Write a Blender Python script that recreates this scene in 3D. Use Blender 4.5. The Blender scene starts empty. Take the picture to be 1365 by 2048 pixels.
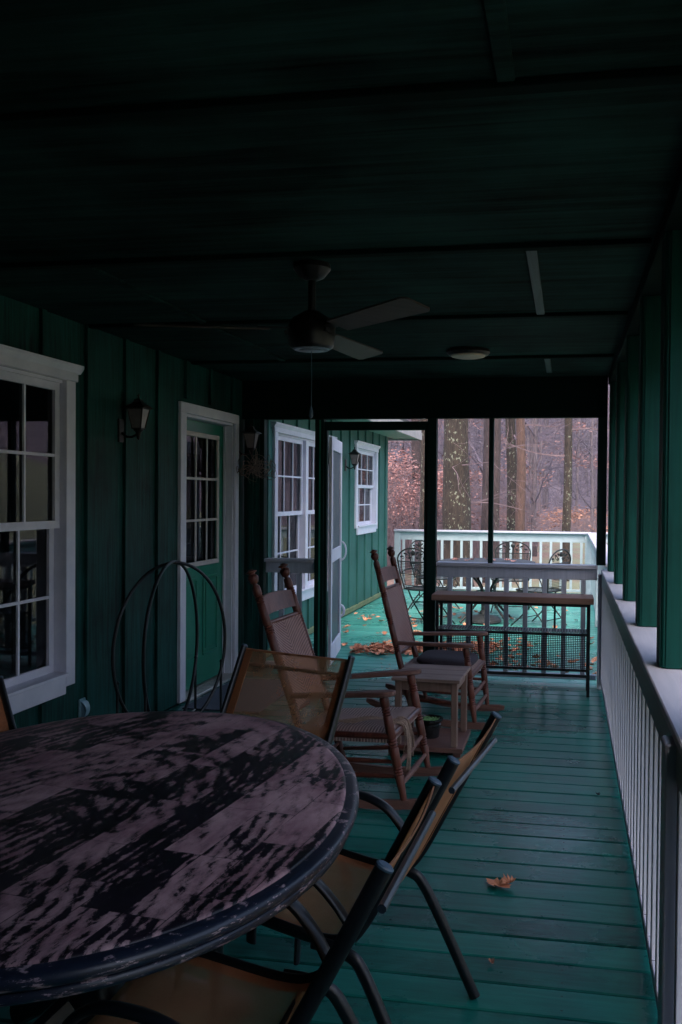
import bpy, math, random
from mathutils import Vector, Matrix, noise
random.seed(7)
PI = math.pi
C = bpy.context.scene.collection
SC = bpy.context.scene

# ------------------------------------------------------------------ mesh helpers
class MB:
    def __init__(s): s.v = []; s.f = []
    def add(s, vs, fs):
        n = len(s.v); s.v += [tuple(p) for p in vs]; s.f += [tuple(i + n for i in f) for f in fs]; return s
    def box(s, x0, x1, y0, y1, z0, z1, M=None, ch=0.0):
        if ch <= 0:
            vs = [Vector((x, y, z)) for z in (z0, z1) for y in (y0, y1) for x in (x0, x1)]
            fs = [(0, 2, 3, 1), (4, 5, 7, 6), (0, 1, 5, 4), (2, 6, 7, 3), (0, 4, 6, 2), (1, 3, 7, 5)]
        else:
            c = min(ch, (x1-x0)*.45, (y1-y0)*.45, (z1-z0)*.45)
            vs = []; idx = {}
            X = (x0, x1); Y = (y0, y1); Z = (z0, z1)
            for i in (0, 1):
                for j in (0, 1):
                    for k in (0, 1):
                        sx, sy, sz = (1 if i == 0 else -1), (1 if j == 0 else -1), (1 if k == 0 else -1)
                        idx[i, j, k, 0] = len(vs); vs.append(Vector((X[i], Y[j]+sy*c, Z[k]+sz*c)))
                        idx[i, j, k, 1] = len(vs); vs.append(Vector((X[i]+sx*c, Y[j], Z[k]+sz*c)))
                        idx[i, j, k, 2] = len(vs); vs.append(Vector((X[i]+sx*c, Y[j]+sy*c, Z[k])))
            fs = []
            for i in (0, 1):
                q = [idx[i, 0, 0, 0], idx[i, 1, 0, 0], idx[i, 1, 1, 0], idx[i, 0, 1, 0]]; fs.append(tuple(q if i else q[::-1]))
                q = [idx[0, i, 0, 1], idx[0, i, 1, 1], idx[1, i, 1, 1], idx[1, i, 0, 1]]; fs.append(tuple(q if i else q[::-1]))
                q = [idx[0, 0, i, 2], idx[1, 0, i, 2], idx[1, 1, i, 2], idx[0, 1, i, 2]]; fs.append(tuple(q if i else q[::-1]))
            for a in (0, 1):
                for b in (0, 1):
                    fs.append((idx[a, b, 0, 0], idx[a, b, 1, 0], idx[a, b, 1, 1], idx[a, b, 0, 1]))
                    fs.append((idx[a, 0, b, 0], idx[a, 1, b, 0], idx[a, 1, b, 2], idx[a, 0, b, 2]))
                    fs.append((idx[0, a, b, 1], idx[1, a, b, 1], idx[1, a, b, 2], idx[0, a, b, 2]))
            for i in (0, 1):
                for j in (0, 1):
                    for k in (0, 1): fs.append((idx[i, j, k, 0], idx[i, j, k, 1], idx[i, j, k, 2]))
        if M: vs = [M @ p for p in vs]
        return s.add(vs, fs)
    def ring(s, frames, close=False, caps=True):
        """frames: list of lists of points (same length): skin them"""
        n = len(frames[0]); base = len(s.v)
        for fr in frames: s.v += [tuple(p) for p in fr]
        m = len(frames)
        for i in range(m if close else m-1):
            a = base + i*n; b = base + ((i+1) % m)*n
            for j in range(n): s.f.append((a+j, a+(j+1) % n, b+(j+1) % n, b+j))
        if caps and not close:
            s.f.append(tuple(base+j for j in reversed(range(n)))); s.f.append(tuple(base+(m-1)*n+j for j in range(n)))
        return s
    def tube(s, pts, r, n=8, close=False, flat=None, up=None):
        """tube along pts; r number or list; flat=(w,h) scale of section across / along 'up'"""
        pts = [Vector(p) for p in pts]; m = len(pts)
        rs = r if isinstance(r, (list, tuple)) else [r]*m
        fr = []; prev = None
        for i, p in enumerate(pts):
            if close: t = pts[(i+1) % m] - pts[i-1]
            else: t = pts[min(i+1, m-1)] - pts[max(i-1, 0)]
            if t.length < 1e-9: t = Vector((0, 0, 1))
            t.normalize()
            if up is not None: a = Vector(up)
            elif prev is None: a = Vector((0, 0, 1)) if abs(t.z) < .9 else Vector((1, 0, 0))
            else: a = prev
            a = a - t*a.dot(t)
            if a.length < 1e-6: a = t.orthogonal()
            a.normalize(); prev = a; b = t.cross(a)
            w, h = flat if flat else (1, 1)
            fr.append([p + b*math.cos(2*PI*k/n + PI/n)*rs[i]*w + a*math.sin(2*PI*k/n + PI/n)*rs[i]*h for k in range(n)])
        return s.ring(fr, close=close)
    def lathe(s, p0, p1, prof, n=16):
        """prof: list of (t in 0..1 along the axis, radius)"""
        p0 = Vector(p0); p1 = Vector(p1); d = p1-p0; t = d.normalized(); a = t.orthogonal().normalized(); b = t.cross(a)
        return s.ring([[p0 + d*q + (a*math.cos(2*PI*k/n)+b*math.sin(2*PI*k/n))*r for k in range(n)] for q, r in prof])
    def prism(s, outline, z0, z1, M=None, ch=0):
        """extrude a 2-D outline (ccw) from z0 to z1"""
        def P(sc, z):
            if not sc: vs = [Vector((x, y, z)) for x, y in outline]
            else:
                n = len(outline); vs = []
                for i in range(n):
                    a = Vector(outline[i-1]); b = Vector(outline[i]); c = Vector(outline[(i+1) % n])
                    d = (c-a); nn = Vector((-d.y, d.x)); nn.normalize(); q = b + nn*sc; vs.append(Vector((q.x, q.y, z)))
            return [M @ p for p in vs] if M else vs
        if ch: return s.ring([P(ch, z0), P(0, z0+ch), P(0, z1-ch), P(ch, z1)])
        return s.ring([P(0, z0), P(0, z1)])
    def grid(s, fn, nu, nv):
        b = len(s.v)
        for i in range(nu+1):
            for j in range(nv+1): s.v.append(tuple(fn(i/nu, j/nv)))
        for i in range(nu):
            for j in range(nv):
                a = b+i*(nv+1)+j; s.f.append((a, a+nv+1, a+nv+2, a+1))
        return s
    def slab(s, fn, nu, nv, th):
        """a sheet with thickness: fn(u,v) -> point; th offset vector"""
        th = Vector(th); b = len(s.v); n = nv+1
        for k in (0, 1):
            for i in range(nu+1):
                for j in range(nv+1): s.v.append(tuple(Vector(fn(i/nu, j/nv)) + th*k))
        o = (nu+1)*n
        for i in range(nu):
            for j in range(nv):
                a = b+i*n+j; s.f.append((a, a+1, a+n+1, a+n)); s.f.append((a+o, a+o+n, a+o+n+1, a+o+1))
        for i in range(nu):
            for j in (0, nv):
                a = b+i*n+j; q = (a, a+n, a+n+o, a+o); s.f.append(q if j == 0 else q[::-1])
        for j in range(nv):
            for i in (0, nu):
                a = b+i*n+j; q = (a, a+o, a+o+1, a+1); s.f.append(q if i == 0 else q[::-1])
        return s
    def build(s, name, m, parent=None, smooth=False, world=False, label=None, stuff=False, ang=35):
        me = bpy.data.meshes.new(name)
        off = Vector((0, 0, 0))
        if world and parent is not None:
            p = parent
            while p is not None: off += p.location; p = p.parent
        me.from_pydata([tuple(Vector(v)-off) for v in s.v], [], s.f)
        me.update(); me.validate()
        if m is not None: me.materials.append(m)
        if smooth:
            me.polygons.foreach_set('use_smooth', [True]*len(me.polygons))
            try: me.set_sharp_from_angle(angle=math.radians(ang))
            except Exception: pass
        o = bpy.data.objects.new(name, me); C.objects.link(o)
        if parent is not None: o.parent = parent
        if label: o['label'] = label
        if stuff: o['kind'] = 'stuff'
        return o

def tag(o, label, cat, group=None, kind=None):
    o['label'] = label; o['category'] = cat
    if group: o['group'] = group
    if kind: o['kind'] = kind
    return o
def thing(name, label, cat, loc=(0, 0, 0), rz=0, group=None, scale=1):
    o = bpy.data.objects.new(name, None); C.objects.link(o); o.location = loc; o.rotation_euler = (0, 0, rz)
    o.scale = (scale,)*3; o.empty_display_size = .1
    return tag(o, label, cat, group)
def kids(o): return [c for c in bpy.data.objects if c.parent == o]
def dup(root, loc, rz, label, group=None, scale=None, skip=()):
    r = root.copy(); C.objects.link(r); r.location = loc; r.rotation_euler = (0, 0, rz); r['label'] = label
    if group: r['group'] = group
    if scale: r.scale = (scale,)*3
    def rec(a, b):
        for ch in kids(a):
            if ch.name.split('.')[0] in skip: continue
            c = ch.copy(); C.objects.link(c); c.parent = b; rec(ch, c)
    src = root; rec(src, r)
    return r
def structure(o, label=None): o['kind'] = 'structure'; return o

# ------------------------------------------------------------------ materials
def nm(name):
    m = bpy.data.materials.new(name); m.use_nodes = True; nt = m.node_tree
    return m, nt, nt.nodes['Principled BSDF']
def N(nt, t, **k):
    n = nt.nodes.new(t)
    for a, b in k.items():
        if a in n.inputs: n.inputs[a].default_value = b
        else: setattr(n, a, b)
    return n
def L(nt, a, b): nt.links.new(a, b)
def coords(nt, scale=(1, 1, 1), rot=(0, 0, 0), kind='Object'):
    tc = N(nt, 'ShaderNodeTexCoord'); mp = N(nt, 'ShaderNodeMapping')
    mp.inputs['Scale'].default_value = scale; mp.inputs['Rotation'].default_value = rot
    L(nt, tc.outputs[kind], mp.inputs['Vector']); return mp.outputs['Vector']
def ntex(nt, vec, scale=5, detail=6, rough=.6, dist=0):
    n = N(nt, 'ShaderNodeTexNoise'); n.inputs['Scale'].default_value = scale; n.inputs['Detail'].default_value = detail
    n.inputs['Roughness'].default_value = rough; n.inputs['Distortion'].default_value = dist; L(nt, vec, n.inputs['Vector']); return n.outputs['Fac']
def ramp(nt, fac, stops, interp='LINEAR'):
    r = N(nt, 'ShaderNodeValToRGB'); r.color_ramp.interpolation = interp
    e = r.color_ramp.elements
    while len(e) < len(stops): e.new(.5)
    for i, (p, c) in enumerate(stops):
        e[i].position = p; e[i].color = (c, c, c, 1) if not isinstance(c, tuple) else tuple(c)+(1,)
    L(nt, fac, r.inputs['Fac']); return r.outputs['Color']
def mix(nt, fac, a, b, mode='MIX'):
    m = N(nt, 'ShaderNodeMix', data_type='RGBA', blend_type=mode)
    for sock, v in ((0, fac), (6, a), (7, b)):
        if isinstance(v, (int, float)): m.inputs[sock].default_value = v
        elif isinstance(v, tuple): m.inputs[sock].default_value = v+(1,)
        else: L(nt, v, m.inputs[sock])
    return m.outputs[2]
def mth(nt, op, a, b=0.0, c=0.0):
    m = N(nt, 'ShaderNodeMath', operation=op)
    for i, v in enumerate((a, b, c)):
        if isinstance(v, (int, float)): m.inputs[i].default_value = v
        else: L(nt, v, m.inputs[i])
    return m.outputs[0]
def bump(nt, bs, h, strength=.3, dist=.01, prev=None):
    b = N(nt, 'ShaderNodeBump'); b.inputs['Strength'].default_value = strength; b.inputs['Distance'].default_value = dist
    L(nt, h, b.inputs['Height'])
    if prev: L(nt, prev, b.inputs['Normal'])
    L(nt, b.outputs['Normal'], bs.inputs['Normal']); return b.outputs['Normal']

def grain_paint(name, c1, c2, axis='z', rough=.6, bs_=.35, wear=None, wearamt=.62, spec=.4, k=1.0):
    """painted rough wood: the grain runs along axis"""
    m, nt, bs = nm(name)
    sc = {'z': (26, 26, 1.3), 'x': (1.3, 26, 26), 'y': (26, 1.3, 26)}[axis]
    v = coords(nt, tuple(q*k for q in sc)); g = ntex(nt, v, 1.6, 8, .65, .6)
    v2 = coords(nt); big = ntex(nt, v2, 1.7, 5, .6)
    f = mth(nt, 'ADD', mth(nt, 'MULTIPLY', g, .55), mth(nt, 'MULTIPLY', big, .45))
    col = ramp(nt, f, [(.36, c1), (.62, c2)])
    if wear:
        w = ntex(nt, v, 2.3, 10, .75, .3); w2 = ntex(nt, v2, 2.6, 6, .6)
        mk = ramp(nt, mth(nt, 'ADD', mth(nt, 'MULTIPLY', w, .6), mth(nt, 'MULTIPLY', w2, .4)), [(wearamt, 0.), (wearamt+.035, 1.)])
        col = mix(nt, mk, col, wear)
    L(nt, col, bs.inputs['Base Color']); bs.inputs['Roughness'].default_value = rough
    bs.inputs['Specular IOR Level'].default_value = spec
    bump(nt, bs, g, bs_, .004)
    return m
def simple(name, c1, c2=None, rough=.5, metal=0, scale=30, bs_=.1, spec=.5):
    m, nt, bs = nm(name); v = coords(nt); f = ntex(nt, v, scale, 6, .65)
    L(nt, ramp(nt, f, [(.35, c1), (.68, c2 or tuple(min(1, q*1.35) for q in c1))]), bs.inputs['Base Color'])
    bs.inputs['Roughness'].default_value = rough; bs.inputs['Metallic'].default_value = metal
    bs.inputs['Specular IOR Level'].default_value = spec
    if bs_: bump(nt, bs, f, bs_, .002)
    return m

GR1, GR2 = (.006, .085, .062), (.013, .150, .112)
M = {}
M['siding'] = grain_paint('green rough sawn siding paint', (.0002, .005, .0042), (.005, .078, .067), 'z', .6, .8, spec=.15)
M['siding_lit'] = grain_paint('daylight lightened green siding paint', (.014, .08, .066), (.045, .16, .135), 'z', .65, .5, spec=.2)  # same paint as the porch siding, outdoor brightness put into the colour
M['greenpost'] = grain_paint('green post paint', (.001, .030, .024), (.003, .058, .047), 'z', .6, .2, spec=.12)
M['darkframe'] = grain_paint('dark green frame paint', (.002, .014, .012), (.004, .028, .024), 'z', .6, .15, spec=.1)
M['darkbeam'] = grain_paint('dark beam paint', (.002, .008, .0075), (.004, .015, .0135), 'x', .85, .2, spec=.04)
M['ceil'] = grain_paint('dark stained plywood ceiling', (.0002, .0008, .0008), (.0125, .047, .044), 'x', .85, .6, spec=.05, k=.42)
M['ceilbatten'] = grain_paint('grey ceiling batten', (.02, .04, .044), (.05, .085, .09), 'y', .6, .4)
M['white'] = simple('white trim paint', (.60, .60, .70), (.72, .71, .80), .45, 0, 6, .06)
M['whiteold'] = grain_paint('weathered white paint', (.34, .37, .46), (.47, .49, .58), 'z', .5, .2)
M['cap'] = grain_paint('railing cap white paint', (.36, .36, .43), (.47, .45, .52), 'y', .5, .2, (.25, .24, .24), .68)
M['capx'] = grain_paint('railing white paint across', (.36, .37, .44), (.47, .46, .53), 'x', .5, .2, (.25, .24, .24), .68)
M['railedge'] = grain_paint('grey green rail paint', (.20, .27, .28), (.28, .35, .36), 'y', .5, .2)
M['greendoor'] = simple('green door enamel', (.008, .16, .10), (.012, .19, .125), .34, 0, 3, .03)
M['lite'] = simple('cream door lite frame', (.50, .45, .43), (.58, .53, .50), .5, 0, 12, .05)
M['sill'] = simple('aluminium threshold', (.42, .40, .38), (.55, .53, .5), .35, .6, 20, .05)
M['mat_rug'] = simple('grey bristle doormat', (.04, .05, .075), (.10, .115, .15), .95, 0, 160, .6)
M['black'] = simple('black powder coated metal', (.006, .007, .009), (.012, .013, .016), .38, .3, 40, .05)
M['blackfr'] = simple('black satin chair frame', (.004, .006, .009), (.009, .013, .018), .33, .2, 60, .06)
M['bluecap'] = simple('slate plastic end cap', (.035, .07, .11), (.055, .10, .15), .4, 0, 40, .04)
M['crossbar'] = simple('blue black cross bar', (.012, .022, .034), (.02, .034, .05), .35, .1, 40, .04)
M['iron'] = simple('dark wrought iron', (.008, .011, .012), (.02, .024, .025), .5, .3, 60, .2)
M['bronze'] = simple('dark bronze lantern metal', (.012, .011, .011), (.03, .027, .025), .5, .5, 50, .15)
M['frost'] = simple('frosted lantern glass', (.15, .125, .12), (.21, .175, .165), .35, 0, 20, .02)
M['bladewood'] = grain_paint('pale fan blade', (.04, .028, .024), (.085, .06, .052), 'x', .5, .05)
M['lens'] = simple('beige light lens', (.34, .27, .2), (.40, .32, .24), .5, 0, 5, 0)
M['rockwood'] = grain_paint('reddish brown stained wood', (.042, .010, .007), (.145, .044, .030), 'z', .4, .25, spec=.35)
M['armwood'] = grain_paint('weathered grey brown wood', (.075, .03, .024), (.21, .105, .085), 'x', .6, .35)
M['stoolwood'] = grain_paint('weathered teak', (.13, .08, .065), (.29, .20, .175), 'x', .6, .35, (.32, .27, .25), .60)
M['stoolleg'] = grain_paint('teak leg', (.12, .07, .055), (.22, .14, .115), 'z', .6, .3)
M['barwood'] = grain_paint('red brown bar top', (.12, .06, .045), (.25, .14, .11), 'x', .45, .3)
M['plankwood'] = grain_paint('red brown plank', (.10, .045, .035), (.17, .085, .07), 'x', .55, .3)
M['cushion'] = simple('plum black cushion cloth', (.014, .009, .016), (.03, .02, .03), .85, 0, 120, .3)
M['pot'] = simple('black glazed pot', (.004, .005, .006), (.01, .011, .012), .2, 0, 20, .02)
M['moss'] = simple('bright green moss', (.07, .22, .05), (.30, .55, .18), .8, 0, 90, .7)
M['twig'] = simple('dry twig', (.14, .09, .07), (.24, .17, .13), .8, 0, 60, .1)
M['cord'] = simple('frayed rush cord', (.19, .125, .095), (.33, .23, .18), .8, 0, 120, .3)
M['outdoor'] = simple('outdoor white rail paint', (.31, .38, .42), (.39, .46, .50), .6, 0, 6, .05)
M['outlet'] = simple('grey blue outlet cover', (.16, .30, .36), (.2, .35, .42), .4, 0, 20, .02)
M['umb'] = simple('dark umbrella base', (.012, .016, .018), (.03, .034, .036), .6, 0, 40, .3)
M['fascia'] = simple('weathered fascia paint', (.30, .28, .28), (.42, .38, .37), .6, 0, 8, .1)
M['soffit'] = simple('pale green soffit', (.12, .26, .21), (.16, .32, .26), .6, 0, 8, .1)
M['roof'] = simple('asphalt shingle', (.03, .03, .032), (.06, .058, .06), .9, 0, 60, .5)
M['dark_room'] = simple('dark room', (.01, .01, .012), (.015, .015, .018), .9, 0, 5, 0)
M['curtain'] = simple('pale blind cloth', (.14, .17, .18), (.2, .24, .25), .8, 0, 6, 0)

def glass_mat(name, base, ior=1.55, rough=.015, transp=.55):
    m, nt, bs = nm(name); out = nt.nodes['Material Output']
    bs.inputs['Base Color'].default_value = base+(1,); bs.inputs['Roughness'].default_value = rough; bs.inputs['IOR'].default_value = ior
    v = coords(nt); n_ = ntex(nt, v, 1.3, 2, .5); bump(nt, bs, n_, .04, .01)
    tr = N(nt, 'ShaderNodeBsdfTransparent'); tr.inputs[0].default_value = (.75, .8, .82, 1)
    lw = N(nt, 'ShaderNodeFresnel'); lw.inputs[0].default_value = ior
    fac = mth(nt, 'MULTIPLY', mth(nt, 'SUBTRACT', 1.0, lw.outputs[0]), transp)
    mx = N(nt, 'ShaderNodeMixShader'); L(nt, fac, mx.inputs[0]); L(nt, bs.outputs[0], mx.inputs[1]); L(nt, tr.outputs[0], mx.inputs[2])
    L(nt, mx.outputs[0], out.inputs['Surface']); return m
M['glass'] = glass_mat('dark window glass', (.004, .006, .008), 1.75)

def sling_mat():
    m, nt, bs = nm('tan woven sling mesh'); out = nt.nodes['Material Output']
    v = coords(nt, (1, 1, 1)); f = ntex(nt, v, 7, 5, .6); w = ntex(nt, coords(nt, (260, 260, 260)), 1, 2, .5)
    col = mix(nt, mth(nt, 'MULTIPLY', w, .5), ramp(nt, f, [(.35, (.50, .22, .10)), (.7, (.66, .32, .16))]), (.70, .38, .22))
    L(nt, col, bs.inputs['Base Color']); bs.inputs['Roughness'].default_value = .75; bump(nt, bs, w, .3, .002)
    tr = N(nt, 'ShaderNodeBsdfTransparent'); tr.inputs[0].default_value = (1, .86, .72, 1)
    tl = N(nt, 'ShaderNodeBsdfTranslucent'); L(nt, col, tl.inputs[0])
    m1 = N(nt, 'ShaderNodeMixShader'); m1.inputs[0].default_value = .5; L(nt, bs.outputs[0], m1.inputs[1]); L(nt, tl.outputs[0], m1.inputs[2])
    m2 = N(nt, 'ShaderNodeMixShader'); lw = N(nt, 'ShaderNodeLayerWeight'); lw.inputs[0].default_value = .5; L(nt, mth(nt, 'MULTIPLY_ADD', mth(nt, 'SUBTRACT', 1.0, lw.outputs['Facing']), .86, -.12), m2.inputs[0]); L(nt, m1.outputs[0], m2.inputs[1]); L(nt, tr.outputs[0], m2.inputs[2])
    L(nt, m2.outputs[0], out.inputs['Surface']); return m
M['sling'] = sling_mat()
def hem_mat():
    return simple('tan doubled sling hem', (.30, .14, .07), (.42, .2, .11), .75, 0, 200, .3)
M['hem'] = hem_mat()
def screen_mat():
    m, nt, bs = nm('grey insect screen'); out = nt.nodes['Material Output']
    bs.inputs['Base Color'].default_value = (.11, .12, .15, 1); bs.inputs['Roughness'].default_value = .6
    tr = N(nt, 'ShaderNodeBsdfTransparent'); mx = N(nt, 'ShaderNodeMixShader'); mx.inputs[0].default_value = .38
    L(nt, bs.outputs[0], mx.inputs[1]); L(nt, tr.outputs[0], mx.inputs[2]); L(nt, mx.outputs[0], out.inputs['Surface']); return m
M['screen'] = screen_mat()
def perf_mat(name, col, pitch, hole, axes=('X', 'Z')):
    m, nt, bs = nm(name); out = nt.nodes['Material Output']
    bs.inputs['Base Color'].default_value = col+(1,); bs.inputs['Roughness'].default_value = .5; bs.inputs['Metallic'].default_value = .2
    tc = N(nt, 'ShaderNodeTexCoord'); sp = N(nt, 'ShaderNodeSeparateXYZ'); L(nt, tc.outputs['Object'], sp.inputs[0])
    hs = []
    for a in axes:
        fr = mth(nt, 'FRACT', mth(nt, 'DIVIDE', mth(nt, 'ADD', sp.outputs[a], 50.0), pitch))
        hs.append(mth(nt, 'LESS_THAN', fr, hole/pitch))
    k = mth(nt, 'MULTIPLY', hs[0], hs[1])
    tr = N(nt, 'ShaderNodeBsdfTransparent'); mx = N(nt, 'ShaderNodeMixShader')
    L(nt, k, mx.inputs[0]); L(nt, bs.outputs[0], mx.inputs[1]); L(nt, tr.outputs[0], mx.inputs[2]); L(nt, mx.outputs[0], out.inputs['Surface']); return m
M['perf'] = perf_mat('perforated black panel', (.008, .010, .012), .0138, .0088)
M['perfh'] = perf_mat('perforated grey shelf', (.05, .065, .068), .0215, .012, ('X', 'Y'))
M['wire'] = perf_mat('wrought iron mesh', (.012, .016, .018), .018, .0135, ('Y', 'Z'))
M['wireh'] = perf_mat('wrought iron seat mesh', (.02, .026, .028), .018, .012, ('X', 'Y'))

def deck_mat(name, c1, c2, dirtamt=.66):
    m, nt, bs = nm(name)
    tc = N(nt, 'ShaderNodeTexCoord'); sp = N(nt, 'ShaderNodeSeparateXYZ'); L(nt, tc.outputs['Object'], sp.inputs[0])
    b = mth(nt, 'FLOOR', mth(nt, 'DIVIDE', sp.outputs['Y'], .153))
    wn = N(nt, 'ShaderNodeTexWhiteNoise', noise_dimensions='1D'); L(nt, b, wn.inputs['W'])
    v = coords(nt, (1.6, 26, 26)); g = ntex(nt, v, 1.7, 8, .65, .5); v2 = coords(nt); big = ntex(nt, v2, 1.4, 7, .62)
    f = mth(nt, 'ADD', mth(nt, 'ADD', mth(nt, 'MULTIPLY', g, .35), mth(nt, 'MULTIPLY', big, .5)), mth(nt, 'MULTIPLY', wn.outputs['Value'], .16))
    col = ramp(nt, f, [(.36, c1), (.66, c2)])
    sc = ntex(nt, coords(nt, (3, 14, 3)), 3.5, 10, .8); dirt = ramp(nt, sc, [(dirtamt, 0.), (dirtamt+.07, .85)])
    col = mix(nt, dirt, col, (.02, .05, .045))
    fx = mth(nt, 'MULTIPLY', mth(nt, 'SUBTRACT', mth(nt, 'FRACT', mth(nt, 'DIVIDE', mth(nt, 'ADD', sp.outputs['X'], 50.1), .6)), .5), .6)
    fy = mth(nt, 'MULTIPLY', mth(nt, 'SUBTRACT', mth(nt, 'FRACT', mth(nt, 'DIVIDE', mth(nt, 'ADD', sp.outputs['Y'], 45.9), .0765)), .5), .0765)
    nd = mth(nt, 'LESS_THAN', mth(nt, 'SQRT', mth(nt, 'ADD', mth(nt, 'MULTIPLY', fx, fx), mth(nt, 'MULTIPLY', fy, fy))), .0042)
    col = mix(nt, mth(nt, 'MULTIPLY', nd, .75), col, (.01, .03, .028))
    scf = ramp(nt, ntex(nt, coords(nt, (2.2, 5, 2)), 2.1, 9, .7, .8), [(.50, 0.), (.72, .5)]); col = mix(nt, scf, col, (.03, .215, .185))
    L(nt, col, bs.inputs['Base Color'])
    L(nt, ramp(nt, big, [(.3, .20), (.7, .40)]), bs.inputs['Roughness'])
    bs.inputs['Specular IOR Level'].default_value = .26
    bump(nt, bs, g, .25, .003); return m
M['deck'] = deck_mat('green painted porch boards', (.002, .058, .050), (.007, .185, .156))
M['decklit'] = deck_mat('daylight lightened green deck boards', (.022, .19, .155), (.085, .36, .31), .64)  # porch board paint made paler, the open daylight is in the colour

def table_mat():
    m, nt, bs = nm('distressed worn table veneer')
    ROT = (0, 0, math.radians(7))
    v = coords(nt, (1, 1, 1), ROT)
    mp = N(nt, 'ShaderNodeMapping'); mp.inputs['Rotation'].default_value = (0, 0, PI/2); L(nt, v, mp.inputs['Vector'])
    br = N(nt, 'ShaderNodeTexBrick'); br.offset = .37; br.offset_frequency = 3; br.inputs['Scale'].default_value = 1; br.inputs['Brick Width'].default_value = .27; br.inputs['Row Height'].default_value = .088
    br.inputs['Mortar Size'].default_value = .0009; br.inputs['Color1'].default_value = (0, 0, 0, 1); br.inputs['Color2'].default_value = (1, 1, 1, 1); br.inputs['Mortar'].default_value = (0, 0, 0, 1); br.inputs['Bias'].default_value = 0
    L(nt, mp.outputs[0], br.inputs['Vector'])
    blk = br.outputs['Color']
    def shifted(sc, amt):
        m_ = N(nt, 'ShaderNodeMapping'); m_.inputs['Scale'].default_value = sc; L(nt, v, m_.inputs['Vector'])
        c_ = N(nt, 'ShaderNodeCombineXYZ'); L(nt, mth(nt, 'MULTIPLY', blk, amt), c_.inputs['Z']); L(nt, mth(nt, 'MULTIPLY', blk, amt*.4), c_.inputs['Y'])
        a_ = N(nt, 'ShaderNodeVectorMath', operation='ADD'); L(nt, m_.outputs[0], a_.inputs[0]); L(nt, c_.outputs[0], a_.inputs[1]); return a_.outputs[0]
    n1 = ntex(nt, shifted((44, 13, 8), 2.2), 1.0, 14, .80, .5)
    n2 = ntex(nt, coords(nt, (8.5, 5.0, 2), ROT), 1.0, 9, .70, .7)
    n3 = ntex(nt, shifted((80, 26, 20), 3.0), 1.0, 12, .82, .3)
    wv = N(nt, 'ShaderNodeTexWave', wave_type='RINGS', rings_direction='Z'); wv.inputs['Scale'].default_value = 7; wv.inputs['Distortion'].default_value = 5; wv.inputs['Detail'].default_value = 4; wv.inputs['Detail Scale'].default_value = 1.2
    L(nt, shifted((1.9, .5, 1), 3.7), wv.inputs['Vector'])
    s = mth(nt, 'MULTIPLY', n1, .34)
    s = mth(nt, 'ADD', s, mth(nt, 'MULTIPLY', n2, .50))
    s = mth(nt, 'ADD', s, mth(nt, 'MULTIPLY', blk, .13))
    s = mth(nt, 'ADD', s, mth(nt, 'MULTIPLY', wv.outputs['Fac'], .07))
    s = mth(nt, 'ADD', s, mth(nt, 'MULTIPLY', n3, .30))
    mk = ramp(nt, s, [(.646, 0.), (.662, .6), (.74, 1.)])
    tone = ntex(nt, coords(nt, (6, 3.5, 3), ROT), 1.3, 8, .68)
    fine = ntex(nt, coords(nt, (60, 9, 20), ROT), 1.5, 8, .7)
    worn = mix(nt, fine, ramp(nt, tone, [(.38, (.16, .05, .085)), (.62, (.60, .39, .40))]), (.48, .29, .31))
    dark = ramp(nt, tone, [(.38, (.006, .007, .010)), (.62, (.018, .013, .022))])
    col = mix(nt, mk, dark, worn)
    L(nt, col, bs.inputs['Base Color'])
    L(nt, mix(nt, mk, (.34, .34, .34), (.6, .6, .6)), bs.inputs['Roughness'])
    bs.inputs['Specular IOR Level'].default_value = .35
    h = mth(nt, 'SUBTRACT', mth(nt, 'MULTIPLY', fine, .2), mth(nt, 'MULTIPLY', mk, .8)); bump(nt, bs, h, .35, .0018)
    return m
M['tabletop'] = table_mat()
def edge_mat():
    m, nt, bs = nm('chipped dark edge paint'); v = coords(nt); n1 = ntex(nt, coords(nt, (9, 9, 40)), 2.4, 10, .75)
    mk = ramp(nt, n1, [(.56, 0.), (.59, 1.)])
    L(nt, mix(nt, mk, (.010, .016, .032), (.34, .25, .28)), bs.inputs['Base Color']); bs.inputs['Roughness'].default_value = .34
    bump(nt, bs, mk, -.3, .001); return m
M['edge'] = edge_mat()
M['apron'] = simple('dark blue black table paint', (.007, .011, .017), (.014, .02, .03), .36, 0, 14, .08)

def weave_mat(name, c1, c2, sx, rough=.75, dirn='Z', herr=0):
    m, nt, bs = nm(name); tc = N(nt, 'ShaderNodeTexCoord'); sp = N(nt, 'ShaderNodeSeparateXYZ'); L(nt, tc.outputs['Object'], sp.inputs[0])
    a = sp.outputs[dirn]
    if herr:  # herringbone: slant mirrored about the middle
        a = mth(nt, 'ADD', a, mth(nt, 'MULTIPLY', mth(nt, 'ABSOLUTE', sp.outputs['Y']), herr))
    w = mth(nt, 'SINE', mth(nt, 'MULTIPLY', a, 2*PI/sx))
    w01 = mth(nt, 'MULTIPLY_ADD', w, .5, .5)
    n_ = ntex(nt, coords(nt), 60, 5, .7)
    big = ntex(nt, coords(nt), 6, 4, .6)
    f = mth(nt, 'ADD', mth(nt, 'MULTIPLY', w01, .6), mth(nt, 'MULTIPLY', n_, .5))
    col = mix(nt, ramp(nt, big, [(.35, 0.), (.7, .45)]), ramp(nt, f, [(.15, c1), (.75, c2)]), (.34, .22, .20))
    L(nt, col, bs.inputs['Base Color']); bs.inputs['Roughness'].default_value = rough
    bump(nt, bs, w01, .8, .003); return m
M['weaveback'] = weave_mat('woven splint chair back', (.05, .016, .012), (.34, .17, .15), .017, .6, 'Z', -.5)
M['rushx'] = weave_mat('rush seat strands', (.03, .016, .015), (.38, .27, .25), .016, .8, 'X')
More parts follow.
